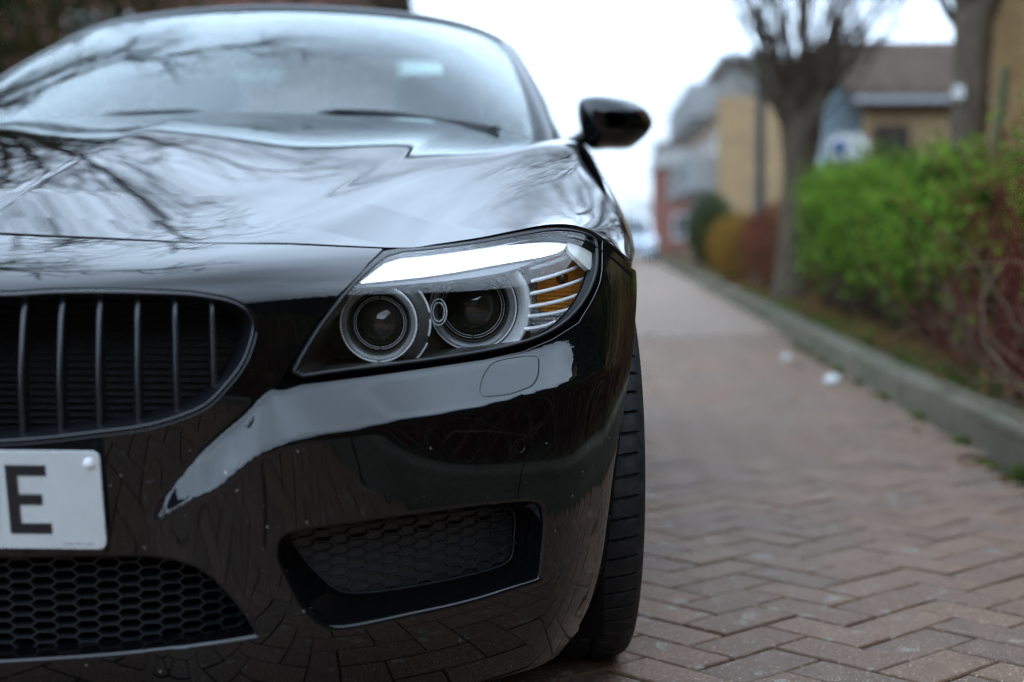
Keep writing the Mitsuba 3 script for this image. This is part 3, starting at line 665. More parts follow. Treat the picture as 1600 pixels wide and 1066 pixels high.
cp('bonnet', both(join([hoodp, ((vq, lipf), nq)])), 'paint')
# dark channel under the bonnet's edge
chan = np.array([Pf + [0, -.004, -.003] + o for o in (np.array([0, .03, -.012]), np.array([0, -.012, -.016]), np.array([0, -.004, -.03]))])
cp('bonnet_channel', both(sheet(chan, np.array([0, -1, 1]))), 'void_black')

# ---- body side: door, wing behind the wheel, rear quarter
def side_x(y, z):
    w = .893 + .004 * np.exp(-((y - .9) / .35) ** 2) + .010 * np.exp(-((y - 3.35) / .5) ** 2) - .05 * np.clip((y - 3.7) / .5, 0, 1) ** 2 - .006 * np.exp(-((y - 2.1) / .5) ** 2)
    return w - .10 * np.clip((.30 - z) / .2, 0, 1) ** 2 - .03 * np.exp(-((z - .42) / .09) ** 2) * np.exp(-((y - 2.1) / .8) ** 2)
def sskin(y, z, out=0.): return np.stack([side_x(y, z) + out, y, z], -1)
def sskin_n(y, z, out=0.):
    e = 1e-3; n = np.stack([np.ones_like(y), -(side_x(y + e, z) - side_x(y - e, z)) / (2 * e), -(side_x(y, z + e) - side_x(y, z - e)) / (2 * e)], -1)
    return n / np.linalg.norm(n, axis=-1, keepdims=True)
arch = lambda cy, r: Point(cy, .315).buffer(r, 48)
low_side = Polygon([(.72, .15), (4.18, .22), (4.18, .668), (.72, .668)]).difference(arch(.85, .362)).difference(arch(3.346, .362))
def side_piece(name, box_, mat='paint'):
    pg = low_side.intersection(box_)
    if pg.geom_type != 'Polygon': pg = max(pg.geoms, key=lambda g: g.area)
    pg = pg.buffer(-.002)
    pt = join([trim(pg, .02, fn=sskin, nfn=sskin_n), edge(np.array(pg.exterior.coords), False, .002, .02, fn=sskin, nfn=sskin_n, h=.02)])
    for q in (pt, mirrored(pt)): cp(name, q, mat)
side_piece('front_wing', shapely.box(.86, .1, 1.50, .7)); side_piece('door_skin', shapely.box(1.50, .24, 2.66, .7)); side_piece('sill', shapely.box(1.50, .1, 2.66, .24)); side_piece('rear_quarter', shapely.box(2.66, .1, 4.2, .7))
ys = np.linspace(1.60, 4.18, 60)
def interp_y(tab): t = np.array(tab); return np.stack([PchipInterpolator(t[:, 0], t[:, 1])(ys), ys, PchipInterpolator(t[:, 0], t[:, 2])(ys)], 1)
shl = np.array([interp_y([(1.6, side_x(1.6, .66), .672), (2.6, side_x(2.6, .66), .672), (3.35, .902, .672), (4.18, .80, .672)]),
                interp_y([(1.6, .872, .775), (2.2, .872, .79), (2.7, .874, .80), (3.35, .895, .80), (4.18, .78, .79)]),
                interp_y([(1.6, .852, .838), (2.2, .850, .86), (2.7, .852, .87), (3.35, .865, .88), (4.18, .74, .87)]),
                interp_y([(1.6, .826, .880), (2.2, .815, .905), (2.7, .815, .92), (3.35, .80, .935), (4.18, .68, .93)]),
                interp_y([(1.6, .785, .898), (2.2, .760, .925), (2.7, .760, .94), (3.35, .70, .965), (4.18, .58, .955)])])
shl = CubicSpline(np.arange(5), shl, axis=0)(np.linspace(0, 4, 30))
for q in (sheet(shl, np.array([1, 0, .5])), mirrored(sheet(shl, np.array([1, 0, .5])))): cp('shoulder', q, 'paint')
yy = np.linspace(3.0, 4.18, 12); xx = np.linspace(-1, 1, 24)
deck = np.array([[[x_ * np.interp(y_, [3, 3.35, 4.18], [.74, .70, .58]), y_, np.interp(y_, [3, 3.35, 4.18], [.95, .965, .955]) + .02 * (1 - x_ ** 2)] for x_ in xx] for y_ in yy])
cp('boot_lid', sheet(deck, np.array([0, 0, 1.])), 'paint')
rear = np.array([[[x_ * w_, 4.18 + o_ + .07 * (1 - x_ ** 2), z_] for x_ in xx] for w_, o_, z_ in ((.58, .0, .957), (.70, .02, .86), (.78, .03, .70), (.80, .05, .5), (.80, .0, .24))])
cp('rear_bumper', sheet(rear, np.array([0, 1., 0])), 'paint')

# ---- floor pan and wheel-arch liners
fb = MB(); fb.box([0, 2.25, .20], [1.5, 3.6, .06]); fb.box([0, 1.35, .45], [1.10, .25, .4])
put(f'{CAR}__floor_pan', fb.out(), 'void_black')
for s in (1, -1):
    for cy in (.85, 3.346):
        g = np.radians(np.linspace(-35, 215, 40)); P = np.array([[[s * x_, cy + .372 * np.cos(t_), .315 + .372 * np.sin(t_)] for t_ in g] for x_ in (.55, .70, .845)])
        cp('arch_liner', sheet(P, np.array([0, 0, -1.])), 'void_black')
    fb = MB(); fb.box([s * .56, .85, .42], [.02, .66, .44]); put(f'{CAR}__arch_inner', fb.out(), 'void_black')

# ---- wheels
def tyre_mesh(R=.322, wd=.232):
    prof = np.array([(-.088, .226), (-.104, .232), (-.114, .255), (-.116, .275), (-.1135, .296), (-.108, .309), (-.100, .3165), (-.088, .3200)] + [(x_, .322 - .0016 * (x_ / .085) ** 2) for x_ in np.linspace(-.080, .080, 33)] + [(.088, .3200), (.100, .3165), (.108, .309), (.1135, .296), (.116, .275), (.114, .255), (.104, .232), (.088, .226)])
    prof = prof * [wd / .232, R / .322]
    L = np.r_[0, np.cumsum(np.linalg.norm(np.diff(prof, axis=0), axis=1))]; s_ = np.unique(np.r_[np.linspace(0, L[-1], 74)])
    pr = PchipInterpolator(L, prof)(s_)
    n = 1512; th = np.arange(n) * 2 * np.pi / n
    X = np.broadcast_to(pr[:, 0:1], (len(pr), n)); Rr = np.broadcast_to(pr[:, 1:2], (len(pr), n)).copy()
    for gx in (-.042, 0., .042): Rr -= .006 * (np.abs(X - gx) < .0045)
    ax = np.abs(X); NG = 63
    ph = (th[None] * NG / (2 * np.pi) + np.sign(X) * .25 + (ax - .06) * 5.0) % 1
    wdt = .055
    groove = (np.minimum(ph, 1 - ph) < wdt) & (ax > .050) & (ax < .102)
    ph2 = (th[None] * NG / (2 * np.pi) + .5 + ax * 9) % 1
    sipe = (np.minimum(ph2, 1 - ph2) < .03) & (ax > .006) & (ax < .034)
    Rr = np.where(groove, Rr - .0050, np.where(sipe, Rr - .003, Rr))
    rib = (np.abs(ax - .1135) < .002)
    P = np.stack([X, Rr * np.cos(th), Rr * np.sin(th)], -1)
    return trimesh.Trimesh(P.reshape(-1, 3), grid_faces(len(pr), n, True)[:, ::-1], process=False)
ty = tyre_mesh()
for s, cy, steer in ((1, .85, 5.0), (-1, .85, 5.0), (1, 3.346, 0), (-1, 3.346, 0)):
    Rz = rot([0, 0, 1], steer); pos = np.array([s * (.768 if cy < 1 else .762), cy, .321])
    W = f'{CAR}__wheel'
    rm = MB()
    for k in range(10):
        a_ = k * 2 * np.pi / 10 + (.12 if k % 2 else -.12); d_ = np.array([0, np.cos(a_), np.sin(a_)])
        rm.tube([np.array([s * .075, 0, 0]) + d_ * .03, np.array([s * .085, 0, 0]) + d_ * .13, np.array([s * .08, 0, 0]) + d_ * .222], [.022, .015, .013], 8)
    g = np.linspace(0, 2 * np.pi, 49)
    P = np.array([[[x_ * s, r_ * np.cos(t_), r_ * np.sin(t_)] for t_ in g] for x_, r_ in ((.105, .236), (.108, .230), (.098, .222), (.02, .214), (-.10, .214))])
    rm.add(P.reshape(-1, 3), grid_faces(5, 49))
    rm.mesh(trimesh.creation.cylinder(.055, .04, transform=trimesh.transformations.translation_matrix([s * .07, 0, 0]) @ trimesh.transformations.rotation_matrix(np.pi / 2, [0, 1, 0])))
    rmo = rm.out(); rmo.vertices = rmo.vertices @ Rz.T + pos
    W = put(W, rmo, 'rim_metal', smooth=40)
    t2 = ty.copy(); t2.vertices = t2.vertices @ Rz.T + pos
    put(f'{W}__tyre', t2, 'rubber', smooth=28)
    dm = trimesh.creation.cylinder(.17, .025, sections=48, transform=trimesh.transformations.rotation_matrix(np.pi / 2, [0, 1, 0])); dm.vertices = dm.vertices @ Rz.T + pos
    put(f'{W}__brake_disc', dm, 'rim_metal', smooth=40)

# ---- windscreen, pillars, roof
hd = A_('HEADER'); ap = A_('APILLAR')
hx = np.r_[-hd[:0:-1, 0], hd[:, 0]]; hy_ = np.r_[hd[:0:-1, 1], hd[:, 1]]; hz_ = np.r_[hd[:0:-1, 2], hd[:, 2]]
topc = lambda x: np.stack([x, np.interp(x, hx, hy_), np.interp(x, hx, hz_)], -1)
tsp_y, tsp_z = np.polynomial.Polynomial.fit(hx, hy_, 4), np.polynomial.Polynomial.fit(hx, hz_, 6)
botx = .738
def base_pt(u): x_ = u * botx; return np.stack([x_, 1.70 + .06 * u ** 2 + .0 * u, .962 - .040 * u ** 2 + 0 * u], -1)
def top_pt(u): x_ = u * .614; return np.stack([x_, tsp_y(x_), tsp_z(x_)], -1)
def screen(u, v, out=0.):
    u, v = np.broadcast_arrays(np.asarray(u, float), np.asarray(v, float))
    p = base_pt(u) * (1 - v[..., None]) + top_pt(u) * v[..., None]
    bow = .030 * 4 * v * (1 - v) * (1 - .6 * u ** 2)
    wid = .012 * 4 * v * (1 - v)
    p = p + np.stack([u * wid, -bow * .5, bow * .87], -1)
    return p + np.array([0, -.5, .87]) * out
u_, v_ = np.linspace(-.955, .955, 90), np.linspace(.0, .955, 50)
G = screen(u_[:, None], v_[None])
SC = cp('windscreen', sheet(G, np.array([0, -1, 1.])), 'screen_glass')
def strip(us, vs, prof, mat, name):
    """frame member along a path (us, vs) of the screen; prof: (across u, across v, out)"""
    rows = [screen(np.asarray(us) + a_, np.asarray(vs) + b_, o_) for a_, b_, o_ in prof]
    return cp(name, sheet(np.array(rows), np.array([0, -.5, 1.])), mat)
vs = np.linspace(-.05, 1.0, 40)
for s in (1, -1):
    rows = [screen(np.full(40, s * a_), vs, o_) for a_, o_ in ((.935, -.004), (.945, .004), (.965, .010), (.99, .010), (1.012, .002), (1.02, -.02), (1.02, -.06))]
    cp('windscreen_pillar', sheet(np.array(rows), np.array([s * .5, -1, .6])), 'paint')
us_ = np.linspace(-1.01, 1.01, 80)
rows = [screen(us_, np.full(80, a_), o_) for a_, o_ in ((.94, -.004), (.95, .004), (.97, .009), (.99, .010), (1.01, .004), (1.02, -.012))]
cp('windscreen_header', sheet(np.array(rows), np.array([0, -1, 1.])), 'paint')
# black ceramic border
rows = [screen(us_ * .955, np.full(80, a_), -.0015) for a_ in (-.02, .035)]
cp('screen_border', sheet(np.array(rows), np.array([0, -1, 1.])), 'void_black')
# cowl
cw_ = np.array([[base_pt(x_) + [0, o, dz] for x_ in np.linspace(-1.02, 1.02, 50)] for o, dz in ((-.02, -.03), (.0, -.012), (.01, -.002), (.02, .004))])
cp('cowl_panel', sheet(cw_, np.array([0, -.5, 1.])), 'black_plastic')
# roof shell with rear window
rv = np.linspace(0, 1, 30); ru = np.linspace(-1, 1, 40)
def roof(u, v):
    y0 = top_pt(u)[..., 1]; y_ = y0 + (3.15 - y0) * v
    z_ = top_pt(u)[..., 2] * 1 + .012 * np.sin(np.pi * np.clip(v * 1.4, 0, 1)) - .28 * np.clip((v - .45) / .55, 0, 1) ** 2 - .0 * v
    x_ = u * (.614 + .03 * np.sin(np.pi * v))
    return np.stack([x_, y_, z_], -1)
Rf = roof(ru[:, None], rv[None]); full_roof = sheet(Rf, np.array([0, 0, 1.]))
vv_ = full_roof[0][0]; ff_ = full_roof[0][1]; cu = np.repeat(ru, 30); cvv = np.tile(rv, 40)
inwin = lambda f: (np.abs(cu[f]).max(1) < .62) & (cvv[f].min(1) > .68) & (cvv[f].max(1) < .97)
cp('hard_top', ((vv_, ff_[~inwin(ff_)]), full_roof[1]), 'paint')
cp('rear_window', ((vv_, ff_[inwin(ff_)]), full_roof[1]), 'screen_glass')
for s in (1, -1):
    q = np.array([[roof(np.array(s * 1.), np.array(v0)) * (1 - t_) + np.array([s * np.interp(v0, [0, 1], [.76, .70]), np.interp(v0, [0, .2, 1], [1.85, 2.45, 3.35]), .93]) * t_ for v0 in np.linspace(0, 1, 20)] for t_ in np.linspace(0, 1, 8)])
    pt = sheet(q, np.array([s * 1., 0, .2]))
    cp('side_window', pt, 'side_glass')
scene['side_glass'] = {'type': 'thindielectric', 'int_ior': 1.55, 'specular_transmittance': rgb(.45, .5, .48)}
# cabin
cb = MB(); cb.box([0, 2.02, .86], [1.36, .50, .10], rot([1, 0, 0], -6)); put(f'{CAR}__dashboard', trimesh.Trimesh(cb.out().vertices, cb.out().faces), 'interior')
for x0 in (-.36, .36):
    sm_ = MB()
    import manifold3d as m3
    def hull(pts, r): return m3.Manifold.batch_hull([m3.Manifold.sphere(r, 20).translate(list(map(float, p_))) for p_ in pts])
    bk = hull([(x0 - .19, 2.72, .60), (x0 + .19, 2.72, .60), (x0 - .16, 2.86, .98), (x0 + .16, 2.86, .98)], .06) + hull([(x0 - .09, 2.88, 1.06), (x0 + .09, 2.88, 1.06), (x0 - .08, 2.90, 1.15), (x0 + .08, 2.90, 1.15)], .05) + hull([(x0 - .19, 2.2, .48), (x0 + .19, 2.2, .48), (x0 - .19, 2.7, .44), (x0 + .19, 2.7, .44)], .07)
    put(f'{CAR}__seat', bk, 'interior_grey', smooth=40)
gg = np.linspace(0, 2 * np.pi, 49); st_ = np.stack([-.36 + .18 * np.cos(gg), 2.26 - .06 * np.sin(gg), .86 + .17 * np.sin(gg)], 1)
sw = MB(); sw.tube(st_, .015, 10, False); sw.tube([[-.53, 2.26, .86], [-.36, 2.24, .85], [-.19, 2.26, .86]], .02, 8); put(f'{CAR}__steering_wheel', sw.out(), 'interior', smooth=40)
rm_ = hull([(-.09, 2.20, 1.185), (.09, 2.20, 1.185), (-.08, 2.2, 1.15), (.08, 2.2, 1.15)], .014); put(f'{CAR}__rear_view_mirror', rm_, 'interior', smooth=40)
# wipers
for pts, r in (([(.27, .02), (.36, .046), (.50, .045), (.66, .028), (.84, .008)], .0075), ([(-.47, .01), (-.30, .034), (-.14, .034), (-.02, .02)], .005)):
    q = smooth_line(np.array(pts), 24); P0 = screen(q[:, 0], q[:, 1], .016)
    w_ = MB(); w_.tube(P0, r * np.interp(np.linspace(0, 1, 24), [0, .3, .8, 1], [.4, 1, 1., .5]), 8)
    P1 = screen(q[:, 0], q[:, 1] + .015, .006); w_.tube(P1, r * .5, 6)
    P2 = screen(q[:, 0] * .96, q[:, 1] * .7 - .01, .016); w_.tube(P2[6:], r * .8, 6)
    put(f'{CAR}__wiper', w_.out(), 'black_plastic', smooth=40)

# ---- door mirrors
mo = A_('MIRROR')
for s in (1, -1):
    pol = mo[3:14]                                    # the housing's outline, front view
    pol = np.vstack([pol, [[.800, 1.97, .960]]])
    ring = smooth_line(pol[:, [0, 2]], 72, True); c_ = np.array([.885, .983])
    rows = []
    for t_ in np.linspace(0, 1, 18):
        k_ = np.sin(np.clip(t_, 0, 1) * np.pi / 2) ** .55
        yy_ = 1.885 + .085 * (1 - np.cos(t_ * np.pi / 2)) ** .9
        rows.append(np.column_stack([(c_ + (ring - c_) * k_)[:, 0], np.full(72, yy_), (c_ + (ring - c_) * k_)[:, 1]]))
    rows.append(np.column_stack([ring[:, 0], np.full(72, 2.03), ring[:, 1]])); rows.append(np.column_stack([(c_ + (ring - c_) * .96)[:, 0], np.full(72, 2.05), (c_ + (ring - c_) * .96)[:, 1]]))
    rows = np.array(rows); rows[..., 1] += .5 * np.clip(rows[..., 0] - .80, 0, 1) * .5
    pt = sheet(rows, None, True)
    if ((pt[0][0] - pt[0][0].mean(0)) * pt[1]).sum(1).mean() < 0: pt = ((pt[0][0], pt[0][1][:, ::-1]), -pt[1])
    if s < 0: pt = mirrored(pt)
    M = cp('door_mirror', pt, 'paint')
    gl = Polygon((c_ + (ring - c_) * .93)); gm = trimesh.creation.extrude_polygon(gl, .004); v = gm.vertices; gm.vertices = np.stack([s * v[:, 0], 2.062 + .25 * (v[:, 0] - .80) + v[:, 2], v[:, 1]], 1)
    put(f'{M}__glass', gm, 'mirror_glass')
    stk = hull([(s * .765, 1.99, .928), (s * .775, 2.07, .926), (s * .80, 1.985, .945), (s * .80, 2.04, .945)], .014) + hull([(s * .80, 1.985, .945), (s * .80, 2.04, .945), (s * .85, 1.99, .948), (s * .85, 2.04, .948)], .016)
    put(f'{M}__arm', stk, 'paint', smooth=50)

# ================================================================ the place
rng = np.random.default_rng(11)
# ---- ground, paving
KX = PchipInterpolator([-40, -8, 3, 5, 7.7, 12.8, 21.3, 60, 120], [1.7, 2.07, 2.12, 2.135, 2.20, 2.35, 2.52, 3.2, 4.6])   # foot of the right kerb
def earth(p, n, uv):
    a = fbm(p.x * 3, p.y * 3, 1., 4); b = noise(p.x * 40, p.y * 40)
    return mix(mix((.055, .042, .030), (.10, .075, .05), b), (.07, .085, .03), smoothstep(.5, .7, a) * .6)
diffuse('earth', earth)
put('ground', ([[-300, -300, -.05], [300, -300, -.05], [300, 900, -.05], [-300, 900, -.05]], [[0, 1, 2], [0, 2, 3]]), 'earth'); tag('ground', kind='structure')
def joint(p, n, uv):
    m = smoothstep(.38, .55, fbm(p.x * 6, p.y * 6, 3., 3))
    return mix(mix((.035, .028, .022), (.07, .055, .045), noise(p.x * 90, p.y * 90)), (.050, .068, .010), m * .85)
diffuse('joint_sand', joint)
def brick_fn(base, seed):
    def fn(p, n, uv):
        g = noise(p.x * 160, p.y * 160, seed); g2 = fbm(p.x * 28, p.y * 28, seed, 3); big = fbm(p.x * 1.1, p.y * 1.1, 9., 3)
        c = mix([v * .78 for v in base], [v * 1.2 for v in base], g2)
        c = mix(c, (.116, .084, .058), .22 * smoothstep(.40, .70, big))
        f, s, w = voronoi(p.x * 170, p.y * 170)
        c = mix(c, mix((.42, .36, .29), (.34, .22, .13), cell_rand(w * 977)), dr.select((f < .12 + .22 * cell_rand(w * 371)) & (w > .80), .85, 0.))
        c = mix(c, (.03, .026, .024), dr.select((f < .35) & (w < .12), .6, 0.))
        li = fbm(p.x * 19 + seed, p.y * 19, 2.2, 4); c = mix(c, (.24, .225, .185), .7 * smoothstep(.67, .72, li) * smoothstep(.3, .5, g))
        return c
    return fn
BR = []
for k, b in enumerate([(.152, .084, .050), (.136, .076, .046), (.162, .092, .055), (.128, .076, .049)]):
    bumped(f'paver_{k}', {'type': 'principled', 'base_color': proc(brick_fn(b, 3.7 * k)), 'roughness': .62, 'specular': .42}, lambda p, n, uv: fbm(p.x * 170, p.y * 170, 5., 3), .0034, 8e-4)
    BR.append(f'paver_{k}')
def far_paving(p, n, uv):
    U = (p.x * .7009 + p.y * .7133) / .104; V = (-p.x * .7133 + p.y * .7009) / .104
    j = dr.minimum(dr.abs(U - dr.round(U)), dr.abs(V - dr.round(V)))
    c = mix((.146, .090, .056), (.176, .112, .070), cell_rand(dr.floor(U / 2), dr.floor(V)))
    c = mix(c, (.116, .084, .058), .22 * smoothstep(.40, .70, fbm(p.x * 1.1, p.y * 1.1, 9., 3)))
    return mix(c, (.05, .046, .03), .7 * smoothstep(.05, .02, j))
satin('far_paver', far_paving, .65, .4)
ysb = np.r_[np.linspace(-40, 60, 80), np.linspace(63, 120, 12)]
L_ = np.stack([np.full_like(ysb, -3.2), ysb, np.full_like(ysb, -.012)], 1); R_ = np.stack([KX(ysb) + .05, ysb, np.full_like(ysb, -.012)], 1)
def ribbon(a, b): return (np.stack([a, b], 1).reshape(-1, 3), grid_faces(len(a), 2)[:, ::-1])
PV = put('pavement', ribbon(L_, R_), 'joint_sand'); tag(PV, kind='structure')
YN, YF = -2.6, 9.6
for lo, hi in ((YF, 120), (-40, YN)):
    m = np.linspace(lo, hi, 60); a = np.stack([np.full_like(m, -3.2), m, m * 0 - .002], 1); b = np.stack([KX(m), m, m * 0 - .002], 1)
    put(f'{PV}__far_paving', ribbon(a, b), 'far_paver'); labels.setdefault(f'{PV}__far_paving', {})
labels = {k: v for k, v in labels.items() if v}
ANG = math.radians(45.5); EU = np.array([math.cos(ANG), math.sin(ANG)]); EV = np.array([-EU[1], EU[0]]); O0 = np.array([1.067, .818]); UN = .1040
def brick_mesh(lx, ly, h=.03, ch=.0035):
    a, b = lx / 2, ly / 2
    r = lambda x, y, z: [[-x, -y, z], [x, -y, z], [x, y, z], [-x, y, z]]
    v = r(a, b, -h) + r(a, b, -ch) + r(a - ch * .4, b - ch * .4, -ch * .35) + r(a - ch, b - ch, 0)
    f = []
    for k in range(3):
        for i in range(4): f.append([k * 4 + i, k * 4 + (i + 1) % 4, k * 4 + 4 + (i + 1) % 4, k * 4 + 4 + i])
    f.append([12, 13, 14, 15])
    return np.array(v), np.array(f)
GAP = .0054
bv, bf = brick_mesh(2 * UN - GAP, UN - GAP)
BPLY = [mikit.ply((bv, bf), m_) for m_ in BR]
bricks = []
for i in range(-140, 141):
    for j in range(-140, 141):
        k = (i - j) % 4
        if k == 0: c = O0 + UN * ((i + 1) * EU + (j + .5) * EV); ang = ANG
        elif k == 3: c = O0 + UN * ((i + .5) * EU + (j + 1) * EV); ang = ANG + math.pi / 2
        else: continue
        if not (YN < c[1] < YF and -1.35 < c[0] < KX(c[1]) - .01): continue
        bricks.append((c[0], c[1], ang))
vis = []
for q in bricks:
    x, y, a = q; D = y - CAM[1]
    sx = (x - CAM[0]) / max(D, .01)
    seen = D > 1.9 and .012 < sx < .36 and .70 / D < .31 and x > .86
    vis.append((D if seen else 99 + D, q))
vis.sort(key=lambda t_: t_[0])
rest = [MB() for _ in BR]
for n_, (D, (x, y, a)) in enumerate(vis):
    tl = rng.normal(0, .006, 2); dz = rng.normal(-.0006, .0011); v_ = rng.integers(len(BR)); a2 = a + rng.normal(0, .006) + (math.pi if rng.random() < .5 else 0)
    if n_ < 300:
        key = f'{PV}__brick' if n_ == 0 else f'{PV}__brick_{n_:03d}'
        scene[key] = {**BPLY[v_], 'to_world': T().translate([x, y, dz]).rotate([0, 0, 1], math.degrees(a2)).rotate([1, 0, 0], math.degrees(tl[0])).rotate([0, 1, 0], math.degrees(tl[1]))}
    else:
        R = rot([0, 0, 1], math.degrees(a2)) @ rot([1, 0, 0], math.degrees(tl[0])) @ rot([0, 1, 0], math.degrees(tl[1]))
        rest[v_].add(bv @ R.T + [x, y, dz], bf)
for r_, m_ in zip(rest, BR): put(f'{PV}__further_bricks', r_.out(), m_, stuff=True)

# ---- kerb and planting strip
def concrete(p, n, uv):
    g = fbm(p.x * 6, p.y * 6, p.z * 6, 4); s_ = noise(p.x * 120, p.y * 120, p.z * 120)
    c = mix((.105, .094, .070), (.19, .170, .130), g); c = mix(c, (.09, .095, .06), .6 * smoothstep(.5, .68, fbm(p.x * 3, p.y * 3, p.z * 14, 4)))
    return mix(c, (.27, .25, .20), .5 * smoothstep(.72, .85, s_))
bumped('concrete', {'type': 'diffuse', 'reflectance': proc(concrete)}, lambda p, n, uv: fbm(p.x * 90, p.y * 90, p.z * 90, 3), .003)
tag('kerb', kind='structure')
y = -9.; n_ = 0
while y < 46:
    y1 = y + .915
    x0, x1 = float(KX(y)), float(KX(y1)); d = np.array([x1 - x0, y1 - y, 0]); L = np.linalg.norm(d); d /= L; w = np.array([d[1], -d[0], 0])
    pr = np.array([(0, -.05), (0, .118), (.004, .128), (.014, .133), (.125, .133), (.125, -.05)])
    ends = [np.array([x0, y, 0]) + d * .003, np.array([x1, y1, 0]) - d * .003]
    sh = rng.normal(0, .004); P = np.array([[e + w * (a_ + sh) + [0, 0, z_] for a_, z_ in pr] for e in ends])
    v = P.reshape(-1, 3); f = [[i, (i + 1) % 6, (i + 1) % 6 + 6, i + 6] for i in range(6)]
    m = MB().add(v, f).add(v[:6], [[0, 1, 2, 3], [0, 3, 4, 5]]).add(v[6:], [[3, 2, 1, 0], [5, 4, 3, 0]])
    mm = m.out(); trimesh.repair.fix_normals(mm)
    if n_ == 0: scene['kerb'] = mikit.ply(mm, 'concrete')
    else: scene['kerb__stone' if n_ == 1 else f'kerb__stone_{n_-1:03d}'] = mikit.ply(mm, 'concrete')
    n_ += 1; y = y1
g_ = np.linspace(-9, 46, 300); u_ = np.linspace(0, 1, 24)
bed = np.array([[[KX(yy_) + .12 + t_ * 2.2, yy_, .105 + .05 * np.sin(min(t_ * 3, 1) * np.pi / 2) + .05 * (meshkit.fbm(np.array([t_ * 9, yy_ * 4, 0.]), 4) - .5)] for t_ in u_] for yy_ in g_])
pb_ = sheet(bed, np.array([0, 0, 1.])); put('planting_bed', pb_[0], 'earth', normals=pb_[1]); tag('planting_bed', kind='structure')
m = np.linspace(-9, 46, 60); a = np.stack([KX(m) + 2.3, m, m * 0 + .10], 1); b = np.stack([KX(m) + 30, m, m * 0 + .10], 1)
def lawn_c(p, n, uv): return mix((.045, .06, .02), (.09, .085, .045), fbm(p.x * 4, p.y * 4, 0., 4))
diffuse('lawn', lawn_c); put('lawn', ribbon(a, b), 'lawn'); tag('lawn', kind='structure')
a = np.stack([m * 0 - 30, m, m * 0 - .01], 1); b = np.stack([m * 0 - 3.2, m, m * 0 - .01], 1); put('verge', ribbon(a, b), 'lawn'); tag('verge', kind='structure')

# ---- plants
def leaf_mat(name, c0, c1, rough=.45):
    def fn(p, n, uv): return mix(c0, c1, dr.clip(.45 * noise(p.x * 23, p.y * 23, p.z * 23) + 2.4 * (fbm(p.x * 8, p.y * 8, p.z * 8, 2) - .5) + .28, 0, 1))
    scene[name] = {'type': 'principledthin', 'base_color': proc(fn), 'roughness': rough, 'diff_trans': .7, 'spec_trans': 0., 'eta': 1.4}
leaf_mat('hedge_leaf', (.022, .045, .012), (.22, .37, .045), .3)
leaf_mat('ivy_leaf', (.020, .034, .012), (.06, .055, .022))
leaf_mat('russet_leaf', (.12, .040, .028), (.20, .085, .045))
leaf_mat('ochre_leaf', (.20, .11, .022), (.24, .14, .035))
leaf_mat('litter_leaf', (.15, .075, .03), (.24, .13, .06))
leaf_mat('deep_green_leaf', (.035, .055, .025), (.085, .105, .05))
def bark_fn(p, n, uv): return mix((.062, .047, .034), (.150, .118, .086), fbm(p.x * 14, p.y * 14, p.z * 4, 4))
bumped('bark', {'type': 'diffuse', 'reflectance': proc(bark_fn)}, lambda p, n, uv: fbm(p.x * 30, p.y * 30, p.z * 7, 3), .02)
diffuse('twig', (.075, .058, .042)); diffuse('red_twig', (.13, .030, .028)); diffuse('tan_twig', (.20, .145, .095)); diffuse('brown_twig', (.085, .058, .040))
def leaves(pts, size, rng, up=.3, asp=.55):
    """one folded leaf (four triangles) at each point"""
    n = len(pts); d = rng.normal(size=(n, 3)); d[:, 2] += up; d /= np.linalg.norm(d, axis=1, keepdims=True)
    s_ = np.cross(d, rng.normal(size=(n, 3))); s_ /= np.linalg.norm(s_, axis=1, keepdims=True); nn = np.cross(d, s_)
    L = size * rng.uniform(.6, 1.25, n)[:, None]; W = L * asp * .5
    v = np.stack([pts, pts + d * L * .5 + s_ * W + nn * W * .35, pts + d * L, pts + d * L * .5 - s_ * W + nn * W * .35], 1).reshape(-1, 3)
    i = np.arange(n)[:, None] * 4
    return v, np.vstack([i + [0, 1, 2], i + [0, 2, 3]])
def stems(base, tips, rng, r0, r1, bend=.1, k=3, seg=5):
    m = MB(); t_ = np.linspace(0, 1, seg)[:, None]
    for b_, q in zip(base, tips):
        o = rng.normal(size=3) * bend * np.linalg.norm(q - b_)
        m.tube(b_ * (1 - t_) + q * t_ + o * 4 * t_ * (1 - t_) * .5, np.linspace(r0, r1, seg), k, False)
    return m.out()
def blobs(n, boxes, rng):
    """points gathered into clumps near the surface of a row of boxes"""
    return None
def hedge_points(n, y0, y1, zlo, zhi, xf, depth, rng, clump=.16):
    nc = n // 26
    cy = rng.uniform(y0, y1, nc); top = zhi(cy) + .10 * (meshkit.fbm(np.stack([cy * 2.2, cy * 0, cy * 0], 1), 3, 4) - .5)
    face = rng.random(nc)
    cz = np.where(face < .38, top - rng.exponential(.03, nc), zlo(cy) + (top - zlo(cy)) * rng.random(nc) ** .75)
    cx = xf(cy) + np.where(face < .38, rng.uniform(0, depth, nc), rng.exponential(.07, nc)) + .12 * (meshkit.fbm(np.stack([cy * 3, cz * 3, cy * 0], 1), 3, 9) - .5)
    keep = meshkit.fbm(np.stack([cy * 3.3, cz * 3.3, cx * 3.3], 1), 3, 21) > .36
    c = np.stack([cx, cy, cz], 1)[keep]
    p = np.repeat(c, 26, 0) + rng.normal(size=(len(c) * 26, 3)) * clump * rng.uniform(.25, .6, (len(c) * 26, 1))
    return p
